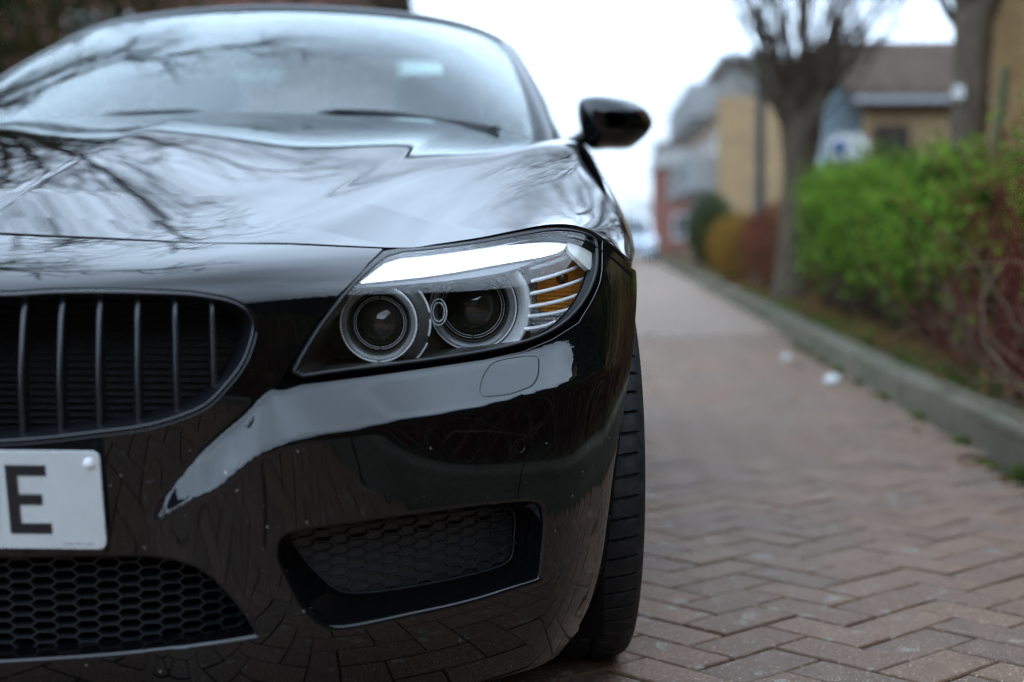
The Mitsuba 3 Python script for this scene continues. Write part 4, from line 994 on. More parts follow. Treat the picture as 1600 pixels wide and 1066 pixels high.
# green hedge
xf = lambda yy: KX(yy) + .34
zt = lambda yy: np.interp(yy, [4.2, 5.2, 6.5, 9, 11], [.86, .92, .97, 1.07, 1.16]); zl = lambda yy: .57 + .20 * np.sin(yy * 2.1) * np.sin(yy * 5.3 + 1)
HG = 'green_hedge'; tag(HG, 'bright green leafy hedge with bare woody stems below, behind the concrete kerb', 'hedge')
def hedge_stems(y0, y1, n, top, mat, key, r=(.009, .003)):
    yb = rng.uniform(y0, y1, n); b_ = np.stack([KX(yb) + rng.uniform(.4, .95, n), yb, np.full(n, .08)], 1); q = b_ + np.stack([rng.normal(0, .16, n), rng.normal(0, .18, n), top(yb) * rng.uniform(.55, .95, n) - .08], 1)
    return put(key, stems(b_, q, rng, r[0], r[1]), mat, smooth=True, stuff=True)
put(f'{HG}__leaves', leaves(hedge_points(26000, 4.7, 11., zl, zt, xf, .85, rng, .20), .058, rng, asp=.6), 'hedge_leaf', stuff=True)
hedge_stems(4.6, 11., 700, zt, 'brown_twig', f'{HG}__stems')
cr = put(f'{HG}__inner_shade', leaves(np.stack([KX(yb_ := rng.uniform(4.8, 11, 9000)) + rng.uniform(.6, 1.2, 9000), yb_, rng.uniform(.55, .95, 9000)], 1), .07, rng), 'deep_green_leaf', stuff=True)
# red-stemmed shrub at the near end, and the same shrub beside the camera
for key, y0, y1, lab in (('red_stemmed_shrub', 2.5, 5.1, 'red-brown twiggy shrub with red and tan stems at the near end of the hedge'), ('red_stemmed_shrub_001', -8.5, 2.3, 'long twiggy red-brown shrub along the kerb beside and behind the camera, out of view')):
    tag(key, lab, 'shrub'); L = y1 - y0; zt2 = lambda yy: 1.0 + .08 * np.sin(yy * 3.) + .04 * np.sin(yy * 7.1)
    nb = int(190 * L)
    yb = rng.uniform(y0, y1, nb); b_ = np.stack([KX(yb) + rng.uniform(.28, .9, nb), yb, np.full(nb, .09)], 1); q = b_ + np.stack([rng.normal(-.03, .2, nb), rng.normal(0, .22, nb), zt2(yb) * rng.uniform(.3, 1., nb)], 1)
    put(f'{key}__red_stems', stems(b_, q, rng, .0055, .002, .22), 'red_twig', smooth=True, stuff=True)
    nb = int(90 * L); yb = rng.uniform(y0, y1, nb); b_ = np.stack([KX(yb) + rng.uniform(.25, .7, nb), yb, np.full(nb, .09)], 1); q = b_ + np.stack([rng.normal(-.08, .25, nb), rng.normal(0, .3, nb), rng.uniform(.08, .6, nb)], 1)
    put(f'{key}__pale_stems', stems(b_, q, rng, .005, .0018, .35), 'tan_twig', smooth=True, stuff=True)
    put(f'{key}__leaves', leaves(hedge_points(int(2600 * L), y0, y1, lambda yy: yy * 0 + .25, zt2, lambda yy: KX(yy) + .30, .8, rng, .2), .028, rng), 'russet_leaf', stuff=True)
    put(f'{key}__green_leaves', leaves(hedge_points(int(1900 * L), y0, y1, lambda yy: yy * 0 + .30, lambda yy: zt2(yy) + .06, lambda yy: KX(yy) + .4, .8, rng, .2), .034, rng), 'hedge_leaf', stuff=True)
# tall clipped evergreen hedge right of and behind the camera (mirrored in the lamp and the bumper's corner)
tag('evergreen_hedge', 'tall dark evergreen hedge right of the camera, out of view', 'hedge')
nb = 26000; sd_ = rng.random(nb) < .7; p = np.stack([np.where(sd_, 3.45 + rng.exponential(.06, nb), rng.uniform(3.45, 4.5, nb)), rng.uniform(-9, 2.5, nb), np.where(sd_, rng.uniform(.15, 3.3, nb), 3.3 + rng.normal(0, .07, nb))], 1)
put('evergreen_hedge__leaves', leaves(p, .13, rng, .5, .7), 'deep_green_leaf', stuff=True)
put('evergreen_hedge__core', MB().box([4.0, -3.25, 1.65], [.9, 11.4, 3.1]).out(), 'twig')
# smaller shrubs further along
def shrub(key, lab, c, rad, h, mat, twig, n, size):
    tag(key, lab, 'shrub'); p = rng.normal(size=(n, 3)); p /= np.linalg.norm(p, axis=1, keepdims=True); p *= (rng.random(n) ** .4)[:, None]
    p = p * [rad[0], rad[1], h * .5] + [c[0], c[1], .12 + h * .52]; p = p[meshkit.fbm(p * 4, 3, 5) > .38]
    put(f'{key}__leaves', leaves(p, size, rng), mat, stuff=True)
    k = 60; b_ = np.array([c[0], c[1], .1]) + rng.normal(size=(k, 3)) * [rad[0] * .25, rad[1] * .25, 0]; q = np.array([c[0], c[1], .12]) + rng.normal(size=(k, 3)) * [rad[0] * .5, rad[1] * .5, .1] + [0, 0, h * .75]
    put(f'{key}__stems', stems(b_, q, rng, .012, .003), twig, smooth=True, stuff=True)
shrub('russet_shrub', 'russet brown shrub beyond the green hedge, by the foot of the dark lamp post', (2.95, 14.6), (.55, 1.6), 1.0, 'russet_leaf', 'brown_twig', 9000, .05)
shrub('ochre_shrub', 'ochre yellow shrub spilling over the kerb, beyond the russet shrub', (2.78, 18.6), (.42, 1.6), .92, 'ochre_leaf', 'tan_twig', 9000, .05)
shrub('dark_green_bush', 'small dark green bush far along the lane in front of the red brick house', (3.75, 36), (.62, 1.1), 1.75, 'deep_green_leaf', 'brown_twig', 6000, .09)
shrub('olive_shrub', 'olive brown low shrub at the kerb between the ochre shrub and the green bush', (3.25, 27), (.6, 2.2), 1.0, 'ivy_leaf', 'tan_twig', 6000, .07)
# grass and leaf litter on the bed
nb = 5200; yb = rng.uniform(2.4, 16, nb); b_ = np.stack([KX(yb) + .13 + rng.exponential(.10, nb), yb, np.full(nb, .115)], 1)
keep = meshkit.fbm(np.stack([yb * 1.3, yb * 0, yb * 0], 1), 3, 2) > .47; b_ = b_[keep]
gv = np.stack([b_ - [.004, 0, 0], b_ + [.004, 0, 0], b_ + np.stack([rng.normal(0, .03, len(b_)), rng.normal(0, .03, len(b_)), rng.uniform(.04, .11, len(b_))], 1)], 1).reshape(-1, 3)
leaf_mat('grass_blade', (.07, .11, .02), (.13, .15, .05)); put('grass', (gv, np.arange(len(gv)).reshape(-1, 3)), 'grass_blade'); tag('grass', 'thin tufts of grass along the top of the kerb', 'grass', kind='stuff')
nb = 5000; yb = rng.uniform(2.3, 18, nb); p = np.stack([KX(yb) + .13 + rng.random(nb) * .8, yb, np.full(nb, .15) + rng.random(nb) * .03], 1)
put('leaf_litter', leaves(p, .045, rng, 0.), 'litter_leaf'); tag('leaf_litter', 'dead brown leaves covering the planting bed', 'leaves', kind='stuff')

# ---- bare trees
def tree(key, lab, root, trunk, limbs, levels, seed, mat='bark', group=None, spread=.55, upw=.25, lenf=.70, nchild=(3, 4), droop=0.):
    """trunk: list of (x, y, z, r) from the root; limbs: list of (start point, direction, length, radius)"""
    tag(key, lab, 'tree', group); g = np.random.default_rng(seed); big, small = MB(), MB()
    tr = np.array(trunk, float); q = smooth_line(tr, 14)
    fl = 1 + .5 * np.exp(-np.linspace(0, 1, 14) * 9)
    TM = MB(); TM.tube(q[:, :3] + root, q[:, 3] * fl, 14)
    def grow(p, d, L, r, lev):
        n = 6 if lev < 2 else 4
        pts = [p]; dd = d
        for k in range(n):
            dd = dd + g.normal(size=3) * (.16 if lev < 2 else .22) + np.array([0, 0, upw * .16 - droop * lev * .03]); dd /= np.linalg.norm(dd); pts.append(pts[-1] + dd * L / n)
        pts = np.array(pts); rr = np.linspace(r, r * .55, n + 1)
        (big if lev < 2 else small).tube(pts, rr, 7 if lev == 0 else 5 if lev == 1 else 3, False)
        if lev >= levels: return
        for k in range(g.integers(*nchild) + (1 if lev > 0 else 0)):
            t_ = g.uniform(.3, 1.); i = min(int(t_ * n), n - 1); s_ = pts[i] + (pts[i + 1] - pts[i]) * (t_ * n - i)
            nd = (pts[i + 1] - pts[i]) / (L / n) + g.normal(size=3) * spread; nd /= np.linalg.norm(nd)
            grow(s_, nd, L * lenf * g.uniform(.7, 1.15), rr[i] * g.uniform(.5, .68), lev + 1)
    for lb in limbs:
        if len(lb) == 4: s_, d, L, r = lb; grow(np.array(root) + s_, np.array(d) / np.linalg.norm(d), L, r, 0); continue
        pts, r0, r1 = lb; q_ = smooth_line(np.array(pts, float), 30); q_[1:] += np.cumsum(g.normal(0, .012, (29, 3)), 0); rr = np.linspace(r0, r1, 30); big.tube(q_, rr, 7, False)
        for k in range(int(np.linalg.norm(np.diff(q_, axis=0), axis=1).sum() * 5)):
            i = g.integers(4, 29); nd = (q_[i] - q_[i - 1]); nd = nd / np.linalg.norm(nd) + g.normal(size=3) * spread; grow(q_[i], nd / np.linalg.norm(nd), g.uniform(.5, 1.3), rr[i] * .5, 2)
    put(f'{key}__trunk', TM.out(), mat, smooth=True)
    put(f'{key}__limbs', big.out(), mat, smooth=True, stuff=True)
    put(f'{key}__twigs', small.out(), 'twig', smooth=True, stuff=True)
g2 = np.random.default_rng(4)
# pollarded tree by the hedge
lim = []
for k in range(64):
    a = k * 2.399; rr = .04 + .13 * math.sqrt((k + .5) / 64); sp = .08 + .85 * (k / 64) ** 1.1
    lim.append(((rr * math.cos(a) + .06, rr * math.sin(a), 1.60 + .35 * g2.random() - .25 * rr), (sp * math.cos(a), sp * math.sin(a), 1.0), 2.6 + g2.random(), .008 + .014 * g2.random() ** 2))
for a in (0.4, 1.5, 2.7, 3.6, 4.6, 5.6):
    lim.append(((.05, 0, 1.3), (.5 * math.cos(a), .5 * math.sin(a), 1.), 1.2, .042))
tree('pollarded_tree', 'bare pollarded tree with a fan of upright shoots beyond the green hedge', (2.64, 12.1, .08), [(-.03, 0, 0, .14), (0, 0, .7, .13), (.04, 0, 1.2, .14), (.06, 0, 1.6, .19), (.06, 0, 1.95, .16)], lim, 3, 5, spread=.32, upw=.6, lenf=.60, nchild=(3, 4))
# second tree: plain trunk that forks
lim = [((.03, 0, 2.0), (-.03, .1, 1), 1.6, .095), ((.05, -.02, 2.0), (.42, -.1, 1), 1.9, .085), ((0, .05, 1.95), (-.75, .3, .75), 1.2, .04)]
tree('forked_tree', 'grey tree trunk forking in two above the hedge, a small white plate on it', (3.34, 8.7, .1), [(0, 0, 0, .135), (0, 0, 1, .122), (.02, 0, 1.7, .122), (.03, 0, 2.15, .135)], lim, 4, 8, spread=.5, upw=.4, lenf=.8)
# trees along the left of the lane, hanging over the car: seen in its paint and glass
LEFT = [('bare_tree', 'bare tree left of the black car, its branches mirrored in the windscreen', (-4.7, 5.9, 0), 21),
        ('bare_tree_001', 'second bare tree on the left of the lane, its twigs mirrored in the bonnet', (-4.9, 12.5, 0), 22), ('bare_tree_002', 'third bare tree on the left of the lane, the farthest of them', (-5.4, 22, 0), 23)]
for i, (key, lab, at, sd) in enumerate(LEFT):
    if i == 0:
        P0 = lambda *q: [np.array(v) for v in q]
        lim = [(P0((-4.65, 5.9, 2.9), (-4.25, 5.75, 4.3), (-3.55, 5.25, 5.25), (-2.9, 5.4, 5.55), (-2.2, 4.75, 5.6), (-1.6, 4.75, 5.7), (-1.0, 5.1, 5.9)), .11, .028), (P0((-3.35, 5.35, 5.4), (-3.3, 6.1, 5.8), (-3.1, 6.9, 6.1), (-2.7, 7.6, 6.6)), .06, .016),
               (P0((-4.65, 5.9, 3.1), (-4.3, 6.5, 4.8), (-3.9, 6.9, 6.2), (-3.6, 7.4, 7.6)), .09, .025), ((0, 0, 3.0), (-.5, .2, 1.), 3.0, .07), ((0, 0, 3.1), (-.2, -.5, 1.1), 3.0, .06)]
    else:
        lim = [((0, 0, 2.7 + .1 * k), (.95 * math.cos(a), .7 * math.sin(a), .8), 2.6, .05) for k, a in enumerate((-.9, -.35, .1, .6, 1.3, 2.4, 3.6))] + [((0, 0, 3.2), (.1, 0, 1), 3.0, .06)]
        if i == 1: lim += [(P0((-4.85, 12.5, 2.9), (-4.0, 11.3, 4.5), (-3.1, 10.1, 5.3), (-2.4, 9.0, 5.7), (-2.0, 8.0, 6.2)), .07, .014), (P0((-4.85, 12.5, 3.1), (-3.8, 12.6, 4.8), (-2.7, 12.4, 5.5), (-1.9, 13.0, 5.8)), .06, .012), (P0((-3.4, 10.5, 5.1), (-3.2, 9.2, 5.2), (-3.3, 8.2, 5.6)), .03, .010), (P0((-4.8, 12.4, 3.4), (-4.2, 10.6, 5.2), (-3.9, 9.4, 6.2)), .055, .012)]
    tree(key, lab, at, [(0, 0, 0, .22), (.03, 0, 1.4, .18), (0, 0, 3.2, .12)], lim, 4, sd, spread=.5, upw=.05, lenf=.74, droop=.5)
# pale trees closing the lane
for i, (x, y_, h) in enumerate([(1.2, 118, 6.), (3.6, 126, 5.), (-3, 122, 7.), (5.8, 110, 5.5)]):
    key = 'distant_tree' if i == 0 else f'distant_tree_{i:03d}'
    lim = [((0, 0, h * .3), (math.cos(a), math.sin(a), 1.3), h * .35, .09) for a in (0.3, 1.6, 2.9, 4.1, 5.3)]
    tree(key, ['far bare tree near the middle of the lane end', 'far bare tree just right of the lane end', 'far bare tree left of the lane end, behind the car', 'far bare tree right of the lane end beside the red brick house'][i], (x, y_, 0), [(0, 0, 0, .18), (0, 0, h * .35, .14)], lim, 3, 40 + i, spread=.6)
# ivy-covered tree behind the car on the left
tag('ivy_clad_tree', 'dark tree smothered in ivy with brown leaves, behind the car at the top left', 'tree')
nc = 900; p = g2.normal(size=(nc, 3)); p /= np.linalg.norm(p, axis=1, keepdims=True); p *= (g2.random(nc) ** .35)[:, None]; cl = p * [2.35, 1.7, 2.6] + [-4.95, 12.2, 2.7]
cl = cl[(cl[:, 2] > .1) & (cl[:, 2] < 4.4)]
pts = np.repeat(cl, 34, 0) + g2.normal(size=(len(cl) * 34, 3)) * .17
put('ivy_clad_tree__leaves', leaves(pts, .085, g2), 'ivy_leaf', stuff=True)
pts2 = pts[g2.random(len(pts)) < .10] + g2.normal(size=(1, 3)) * .02; put('ivy_clad_tree__brown_leaves', leaves(pts2, .075, g2), 'litter_leaf', stuff=True)
put('ivy_clad_tree__trunk', trimesh.Trimesh(*tube([[-5.3, 12.2, 0], [-5.3, 12.2, 2.], [-5.2, 12.2, 4.]], [.3, .24, .15], 12), process=False), 'bark', smooth=True)

# ---- buildings
def brickwork(c0, c1, mortar, w=.225, h=.075):
    def fn(p, n, uv):
        a = dr.select(dr.abs(n.x) > dr.abs(n.y), p.y, p.x); row = dr.floor(p.z / h); u = a / w + .5 * (row - 2 * dr.floor(row / 2))
        fu, fv = u - dr.floor(u), p.z / h - row
        j = dr.minimum(dr.minimum(fu, 1 - fu) * w, dr.minimum(fv, 1 - fv) * h)
        c = mix(c0, c1, cell_rand(dr.floor(u), row)); c = c * (.8 + .4 * fbm(p.x * 2, p.y * 2, p.z * 2))
        return mix(mortar, c, smoothstep(.003, .008, j))
    return fn
diffuse('buff_brick', brickwork((.29, .165, .068), (.38, .235, .105), (.22, .19, .15)))
diffuse('buff_wall', brickwork((.30, .19, .095), (.38, .25, .135), (.3, .24, .17)))
diffuse('red_brick', brickwork((.16, .06, .045), (.22, .09, .065), (.2, .17, .14)))
def tiles(p, n, uv):
    r = dr.floor(p.z / .07); return mix((.075, .054, .042), (.115, .084, .065), cell_rand(dr.floor(p.x / .17), r)) * (.7 + .3 * smoothstep(0., .4, p.z / .07 - r))
diffuse('roof_tile', tiles); satin('white_paint', (.66, .67, .68), .5); diffuse('render_white', (.34, .335, .32)); satin('glass_dark', (.02, .024, .028), .08, .8); satin('slate_panel', (.13, .17, .19), .4); satin('grey_gutter', (.30, .31, .32), .45)
diffuse('drab_brown', (.09, .065, .055))
def bx(lo, hi):
    lo, hi = np.array(lo, float), np.array(hi, float); return MB().box((lo + hi) / 2, hi - lo).out()
def house(key, lab, lo, hi, wall, roof=None, windows=(), cat='house', frame='white_paint'):
    tag(key, lab, cat); put(f'{key}__wall', bx(lo, hi), wall)
    for face, a0, a1, z0, z1 in windows:
        c = {'y-': lo[1], 'x-': lo[0], 'y+': hi[1]}[face]; s_ = -1 if face[1] == '-' else 1
        def slab(a, b, e, f_, d0, d1):
            q = sorted([c + s_ * d0, c + s_ * d1]); return bx((a, q[0], e), (b, q[1], f_)) if face[0] == 'y' else bx((q[0], a, e), (q[1], b, f_))
        W = free(f'{key}__window')
        fr = MB()
        for a, b, e, f_ in ((a0, a1, z1 - .07, z1), (a0, a1, z0, z0 + .07), (a0, a0 + .07, z0 + .07, z1 - .07), (a1 - .07, a1, z0 + .07, z1 - .07), ((a0 + a1) / 2 - .03, (a0 + a1) / 2 + .03, z0 + .07, z1 - .07)): fr.mesh(slab(a, b, e, f_, .004, .05))
        put(W, fr.out(), frame); put(f'{W}__pane', slab(a0 + .02, a1 - .02, z0 + .02, z1 - .02, .002, .02), 'glass_dark'); put(f'{W}__sill', slab(a0 - .06, a1 + .06, z0 - .07, z0 - .003, .003, .12), 'render_white')
def gable(key, lo, hi, ridge, axis, over=.35, mat='roof_tile', t=.12):
    """pitched roof on a box; axis: the direction of the ridge"""
    (x0, y0, _), (x1, y1, z) = lo, hi; x0 -= over; x1 += over; y0 -= over; y1 += over
    if axis == 'x': pr = [(y0, z - .02), ((y0 + y1) / 2, ridge), (y1, z - .02), (y1, z + t), ((y0 + y1) / 2, ridge + t), (y0, z + t)]; V = np.array([[xx, a_, b_] for xx in (x0, x1) for a_, b_ in pr])
    else: pr = [(x0, z - .02), ((x0 + x1) / 2, ridge), (x1, z - .02), (x1, z + t), ((x0 + x1) / 2, ridge + t), (x0, z + t)]; V = np.array([[a_, yy, b_] for yy in (y0, y1) for a_, b_ in pr])
    f = [[i, (i + 1) % 6, (i + 1) % 6 + 6, i + 6] for i in range(6)] + [[0, 1, 4, 5], [1, 2, 3, 4], [6, 7, 10, 11], [7, 8, 9, 10]]
    m_ = MB().add(V, f).out(); trimesh.repair.fix_normals(m_); R = put(f'{key}__roof', m_, mat)
    # gable ends
    lo2, hi2 = lo, hi
    return R
# near brick building at the right edge
B1 = 'brick_building'; house(B1, 'buff brick building whose plain side wall rises behind the hedge at the right edge', (4.42, 2.9, 0), (10.5, 12.35, 4.8), 'buff_brick', cat='building'); gable(B1, (4.42, 2.9, 0), (10.5, 12.35, 4.8), 7.0, 'y', .05)
# low house with the brown roof
B2 = 'brown_roofed_house'
lo, hi = (5.25, 23.3, 0), (14, 30.5, 2.95)
house(B2, 'low buff brick house with a brown tiled roof and pale gutter, behind the forked tree', lo, hi, 'buff_wall', windows=[('y-', 5.35, 5.95, .7, 2.55), ('y-', 8.4, 9.6, 1., 2.3)], frame='drab_brown'); gable(B2, lo, hi, 4.22, 'x', .3)
put(f'{B2}__gutter', bx((5.0, 22.88, 2.88), (14.3, 22.99, 2.97)), 'grey_gutter'); put(f'{B2}__soffit', bx((5.0, 23.0, 2.80), (14.3, 23.29, 2.88)), 'drab_brown')
put(f'{B2}__porch', bx((4.62, 23.6, 0), (5.24, 27, 3.15)), 'slate_panel')
put(f'{B2}__porch__door', bx((4.72, 23.55, .1), (5.16, 23.598, 1.9)), 'drab_brown')
put('garden_wall', bx((4.4, 19.5, 0), (8, 19.72, 1.62)), 'red_brick'); tag('garden_wall', 'low red brick garden wall in front of the brown-roofed house', 'wall')
# block of flats
B3 = 'block_of_flats'; lo, hi = (5.0, 48.5, 0), (15, 63.5, 5.35)
house(B3, 'three-storey buff brick block of flats with white balconies on the lane side', lo, hi, 'buff_wall', windows=[('y-', 9.2, 10.4, .9, 2.2), ('y-', 9.2, 10.4, 3.3, 4.6)] + [('x-', a_, a_ + 2.0, z_, z_ + 1.95) for a_ in (49.5, 53.3, 57.1, 60.7) for z_ in (.3, 2.5)], cat='building')
diffuse('pale_render', (.25, .24, .215)); diffuse('balcony_grey', (.30, .30, .295))
put(f'{B3}__top_storey', bx((5.4, 49.0, 5.352), (14.6, 63., 6.55)), 'pale_render'); put(f'{B3}__roof', bx((5.0, 48.4, 6.552), (15, 63.6, 6.75)), 'grey_gutter')
for z_ in (2.35, 4.75):
    for a_ in (49.3, 53.1, 56.9, 60.5):
        Bk = put(f'{B3}__balcony', bx((4.05, a_, z_), (4.998, a_ + 2.3, z_ + .14)), 'balcony_grey')
        m_ = MB()
        for t_ in np.linspace(0, 2.2, 12): m_.box([4.09, a_ + .05 + t_, z_ + .64], [.03, .03, 1.0])
        m_.box([4.09, a_ + 1.15, z_ + 1.15], [.05, 2.3, .05]); m_.box([4.55, a_ + .04, z_ + .65], [.9, .03, .95]); put(f'{Bk}__railing', m_.out(), 'balcony_grey')
# red brick house beyond
B4 = 'red_brick_house'; lo, hi = (4.55, 80, 0), (13, 92, 4.6); house(B4, 'red brick house far along the lane beyond the block of flats', lo, hi, 'red_brick', windows=[('y-', 5.2, 6.4, 2.9, 4.1), ('y-', 5.2, 6.4, .8, 2.1)]); put(f'{B4}__fascia', bx((4.4, 79.8, 4.602), (13.1, 92, 5.5)), 'render_white'); gable(B4, (4.6, 80.2, 0), (13, 92, 5.52), 6.2, 'x', .1)
# brown building behind the car on the left
B5 = 'brown_building'; lo, hi = (-17, 28.5, 0), (-4.35, 40, 6.2); house(B5, 'red-brown brick building behind the car, only its eaves showing over the windscreen', lo, hi, 'red_brick', windows=[('y-', -6.6, -5.3, 3.9, 5.2), ('y-', -9.6, -8.3, 3.9, 5.2)], cat='building'); gable(B5, lo, hi, 9.2, 'x', .45)
# behind the camera: the houses that the nose mirrors
for i, (x0, x1, y0, y1, h) in enumerate([(-13, -1.2, -23, -14, 5.2), (-.6, 10, -25, -15.5, 5.0)]):
    key = 'house_behind_camera' if i == 0 else 'house_behind_camera_001'
    lo, hi = (x0, y0, 0), (x1, y1, h); house(key, ['brick house behind the camera on the left, mirrored in the bumper', 'brick house behind the camera on the right, mirrored in the bumper'][i], lo, hi, 'red_brick', windows=[('y+', x0 + a_, x0 + a_ + 1.3, z_, z_ + 1.2) for a_ in (1.5, 4.6, 7.7) for z_ in (.9, 3.2)]); gable(key, lo, hi, h + 2.6, 'x')

# ---- street furniture and small things
tag('lamp_post', 'dark green lamp post with a thick base, in front of the block of flats', 'lamp post')
px_, py_ = 2.92, 17.4
pr = [(.085, 0), (.085, .95), (.075, 1.02), (.066, 1.08), (.060, 1.2), (.055, 3.2), (.048, 5.2)]
g = np.arange(25) * 2 * np.pi / 24; P = np.array([[[px_ + r_ * np.cos(t_), py_ + r_ * np.sin(t_), .1 + z_] for t_ in g] for r_, z_ in pr])
satin('post_green', (.022, .035, .032), .4); put('lamp_post__post', (P.reshape(-1, 3), grid_faces(len(pr), 25)), 'post_green', smooth=30)
m_ = MB(); m_.tube([[px_, py_, 5.28], [px_ - .3, py_, 5.5], [px_ - .75, py_, 5.56]], .025, 8); put('lamp_post__arm', m_.out(), 'post_green', smooth=40)
put('lamp_post__lantern', hull([(px_ - .8, py_ - .06, 5.56), (px_ - .8, py_ + .06, 5.56), (px_ - 1.25, py_ - .05, 5.6), (px_ - 1.25, py_ + .05, 5.6)], .05), 'grey_gutter', smooth=40)
put('lamp_post__door_panel', bx((px_ - .04, py_ - .092, .35), (px_ + .04, py_ - .0845, .8)), 'post_green')
# round-cornered sign
tag('notice_sign', 'white round-cornered sign with a blue roundel on a short post, just above the hedge top', 'sign')
sx, sy, sz = 3.02, 11.5, 1.48
sm_ = trimesh.creation.extrude_polygon(rrect(.34, .25, .10), .012); sm_.vertices = np.stack([sm_.vertices[:, 0] + sx - .17, sy + sm_.vertices[:, 2], sm_.vertices[:, 1] + sz - .125], 1); put('notice_sign__board', sm_, 'white_paint', smooth=40)
rd = trimesh.creation.extrude_polygon(Point(0, 0).buffer(.062, 24), .003); rd.vertices = np.stack([rd.vertices[:, 0] + sx - .075, sy - .0035 + rd.vertices[:, 2] * .9, rd.vertices[:, 1] + sz + .005], 1); satin('sign_blue', (.06, .10, .28), .4); put('notice_sign__roundel', rd, 'sign_blue')
put('notice_sign__post', trimesh.Trimesh(*tube([[sx, sy + .035, .1], [sx, sy + .035, sz + .05]], .02, 10), process=False), 'grey_gutter', smooth=40)
tag('tree_plate', 'small white plate fixed to the forked tree trunk', 'plate')
tp = trimesh.creation.extrude_polygon(rrect(.075, .095, .02), .006); tp.vertices = np.stack([tp.vertices[:, 0] + 3.205, 8.553 + tp.vertices[:, 2], tp.vertices[:, 1] + 1.625], 1); put('tree_plate__board', tp, 'white_paint'); put('tree_plate__nail', trimesh.creation.icosphere(1, .005).apply_translation([3.2425, 8.552, 1.70]), 'grey_gutter')
def mossy(p, n, uv): return mix((.10, .085, .06), (.075, .10, .045), fbm(p.x * 12, p.y * 12, p.z * 6))
diffuse('mossy_wood', mossy); q0, q1 = np.array([2.82, 6.4, .1]), np.array([2.99, 6.45, 1.60]); m_ = MB(); dz_ = (q1 - q0); L = np.linalg.norm(dz_)
m_.tube([q0, q0 + dz_ * .5, q1 - dz_ * .012, q1], [.028, .027, .026, .016], 8); put('wooden_stake', m_.out(), 'mossy_wood', smooth=50); tag('wooden_stake', 'leaning mossy wooden stake standing in the hedge near the right edge', 'stake')
# litter
def crumple(key, lab, c, r, seed):
    m_ = trimesh.creation.icosphere(4, 1.); v = m_.vertices; d_ = .55 + .9 * meshkit.fbm(v * 2.2 + seed, 4, seed); m_.vertices = v * d_[:, None] * r * [1, 1, .55] + [c[0], c[1], c[2]]; m_.vertices[:, 2] = np.maximum(m_.vertices[:, 2], .001)
    put(key, m_, 'white_paint', smooth=25); tag(key, lab, 'litter')
crumple('crumpled_paper', 'larger crumpled white paper lying on the paving near the kerb', (2.02, 5.85, .014), .038, 3)
crumple('crumpled_paper_001', 'smaller scrap of white paper on the paving, the farther of the two', (1.98, 7.3, .011), .028, 7)
def one_leaf(c, L, seed):
    g = np.random.default_rng(seed); u = np.linspace(-1, 1, 7); w = np.linspace(-1, 1, 5); a = g.uniform(0, 6.28)
    P = np.array([[[L * uu_, L * .42 * (1 - uu_ ** 2) * ww + 1e-4 * ww, L * (.16 * ww * ww + .2 * uu_ * uu_ + .05 * np.sin(3 * uu_ + seed))] for ww in w] for uu_ in u]); P = P @ rot([0, 0, 1], math.degrees(a)).T + c
    P[..., 2] += .003 - min(0, P[..., 2].min()); return (P.reshape(-1, 3), grid_faces(7, 5))
for k in range(26):
    yy_ = 2.6 + 6.5 * rng.random(); xx_ = float(KX(yy_)) - .02 - rng.exponential(.06)
    key = put('fallen_leaf', one_leaf((xx_, yy_, .004), rng.uniform(.018, .036), k), 'litter_leaf', smooth=True); tag(key, 'small curled dead leaf lying in the gutter at the foot of the kerb', 'leaf', 'dead leaves along the kerb')
# moss and weeds in the joints by the kerb
nb = 900; yb = rng.uniform(2.3, 9, nb); cl_ = np.round(yb * 1.4) / 1.4; yb = cl_ + rng.normal(0, .03, nb); b_ = np.stack([KX(yb) - np.abs(rng.normal(0, .015, nb)) - .006, yb, np.zeros(nb)], 1)
gv = np.stack([b_ - [.003, 0, 0], b_ + [.003, 0, 0], b_ + np.stack([rng.normal(-.006, .012, nb), rng.normal(0, .015, nb), rng.uniform(.012, .04, nb)], 1)], 1).reshape(-1, 3)
put('weeds', (gv, np.arange(len(gv)).reshape(-1, 3)), 'grass_blade'); tag('weeds', 'tiny green weeds growing where the kerb meets the paving', 'weeds', kind='stuff')

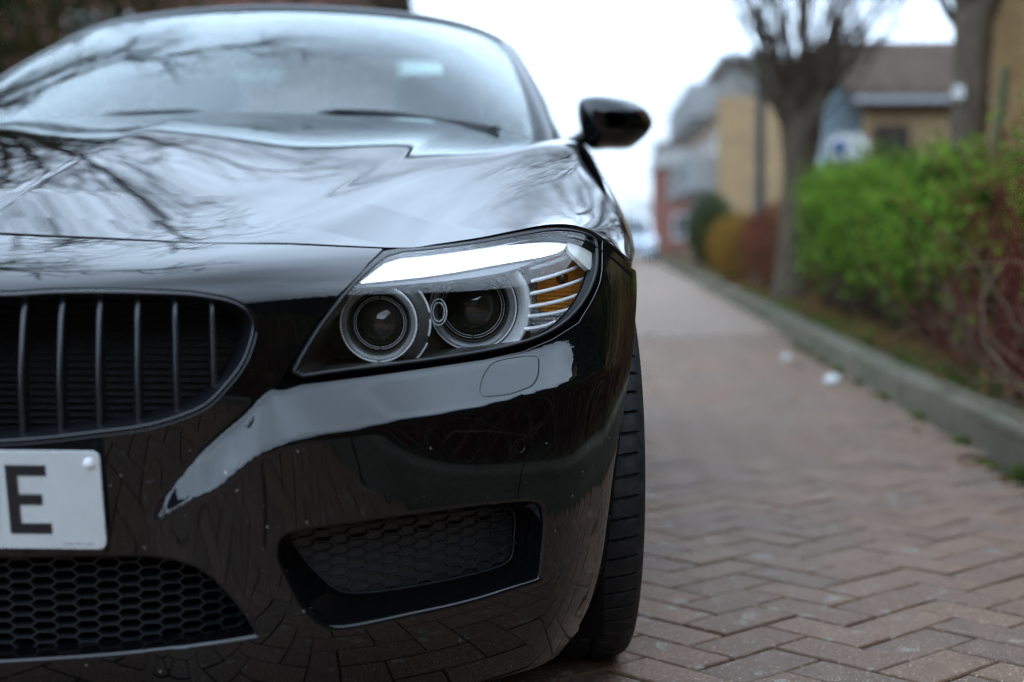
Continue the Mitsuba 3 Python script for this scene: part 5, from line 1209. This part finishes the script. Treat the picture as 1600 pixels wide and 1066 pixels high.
# ---- far parked car
def small_car(key, lab, cx, cy, mat):
    tag(key, lab, 'car'); prof = [(-.86, .25), (-.88, .55), (-.86, .82), (-.70, .92), (-.58, 1.36), (-.42, 1.46), (.42, 1.46), (.58, 1.36), (.70, .92), (.86, .82), (.88, .55), (.86, .25)]
    st = [(0, .72, .62), (.25, .95, .72), (.9, 1., .80), (1.15, 1., .84), (1.7, 1., 1.4), (3.0, 1., 1.46), (3.7, .98, 1.35), (4.1, .92, .95), (4.2, .85, .7)]
    rows = []
    for yy_, w_, h_ in st:
        rows.append([[cx + a_ * w_, cy + yy_, min(z_, h_) if z_ > .25 else .25] for a_, z_ in prof])
    P = np.array(rows); pt = sheet(P, None, False)
    m_ = trimesh.Trimesh(P.reshape(-1, 3), grid_faces(len(st), len(prof)), process=False); m_ = MB().mesh(m_).add(P[0], [[i, i + 1, 11 - i - 1, 11 - i] for i in range(5)]).add(P[-1], [[11 - i, 11 - i - 1, i + 1, i] for i in range(5)]).out(); trimesh.repair.fix_normals(m_)
    put(f'{key}__body', m_, mat, smooth=35)
    wsn = np.array([[[cx + a_ * .60 * (1 - .12 * t_), cy + 1.13 + .50 * t_, .88 + .50 * t_] for a_ in (-1, -.5, 0, .5, 1)] for t_ in (0, .5, 1)]); w_ = sheet(wsn + [0, -.02, .02], np.array([0, -1, 1.])); put(f'{key}__windscreen', w_[0], 'glass_dark', normals=w_[1])
    for s_ in (-1, 1):
        put(f'{key}__headlight', hull([(cx + s_ * .50, cy + .06, .64), (cx + s_ * .66, cy + .14, .66)], .06), 'chrome', smooth=40)
        for yy_ in (.75, 3.4):
            put(f'{key}__wheel', trimesh.creation.cylinder(.31, .2, sections=28, transform=trimesh.transformations.translation_matrix([cx + s_ * .78, cy + yy_, .31]) @ trimesh.transformations.rotation_matrix(np.pi / 2, [0, 1, 0])), 'rubber', smooth=40)
    put(f'{key}__grille', bx((cx - .3, cy - .02, .42), (cx + .3, cy + .02, .56)), 'void_black')
satin('pale_blue_paint', (.42, .48, .54), .25, .6); satin('dark_blue_paint', (.03, .05, .09), .2, .6)
small_car('parked_car', 'pale blue car parked far down the lane, half hidden by the black car', 2.1, 47, 'pale_blue_paint')
small_car('parked_car_001', 'dark blue car parked farther down the lane behind the pale blue one', 2.5, 62, 'dark_blue_paint')
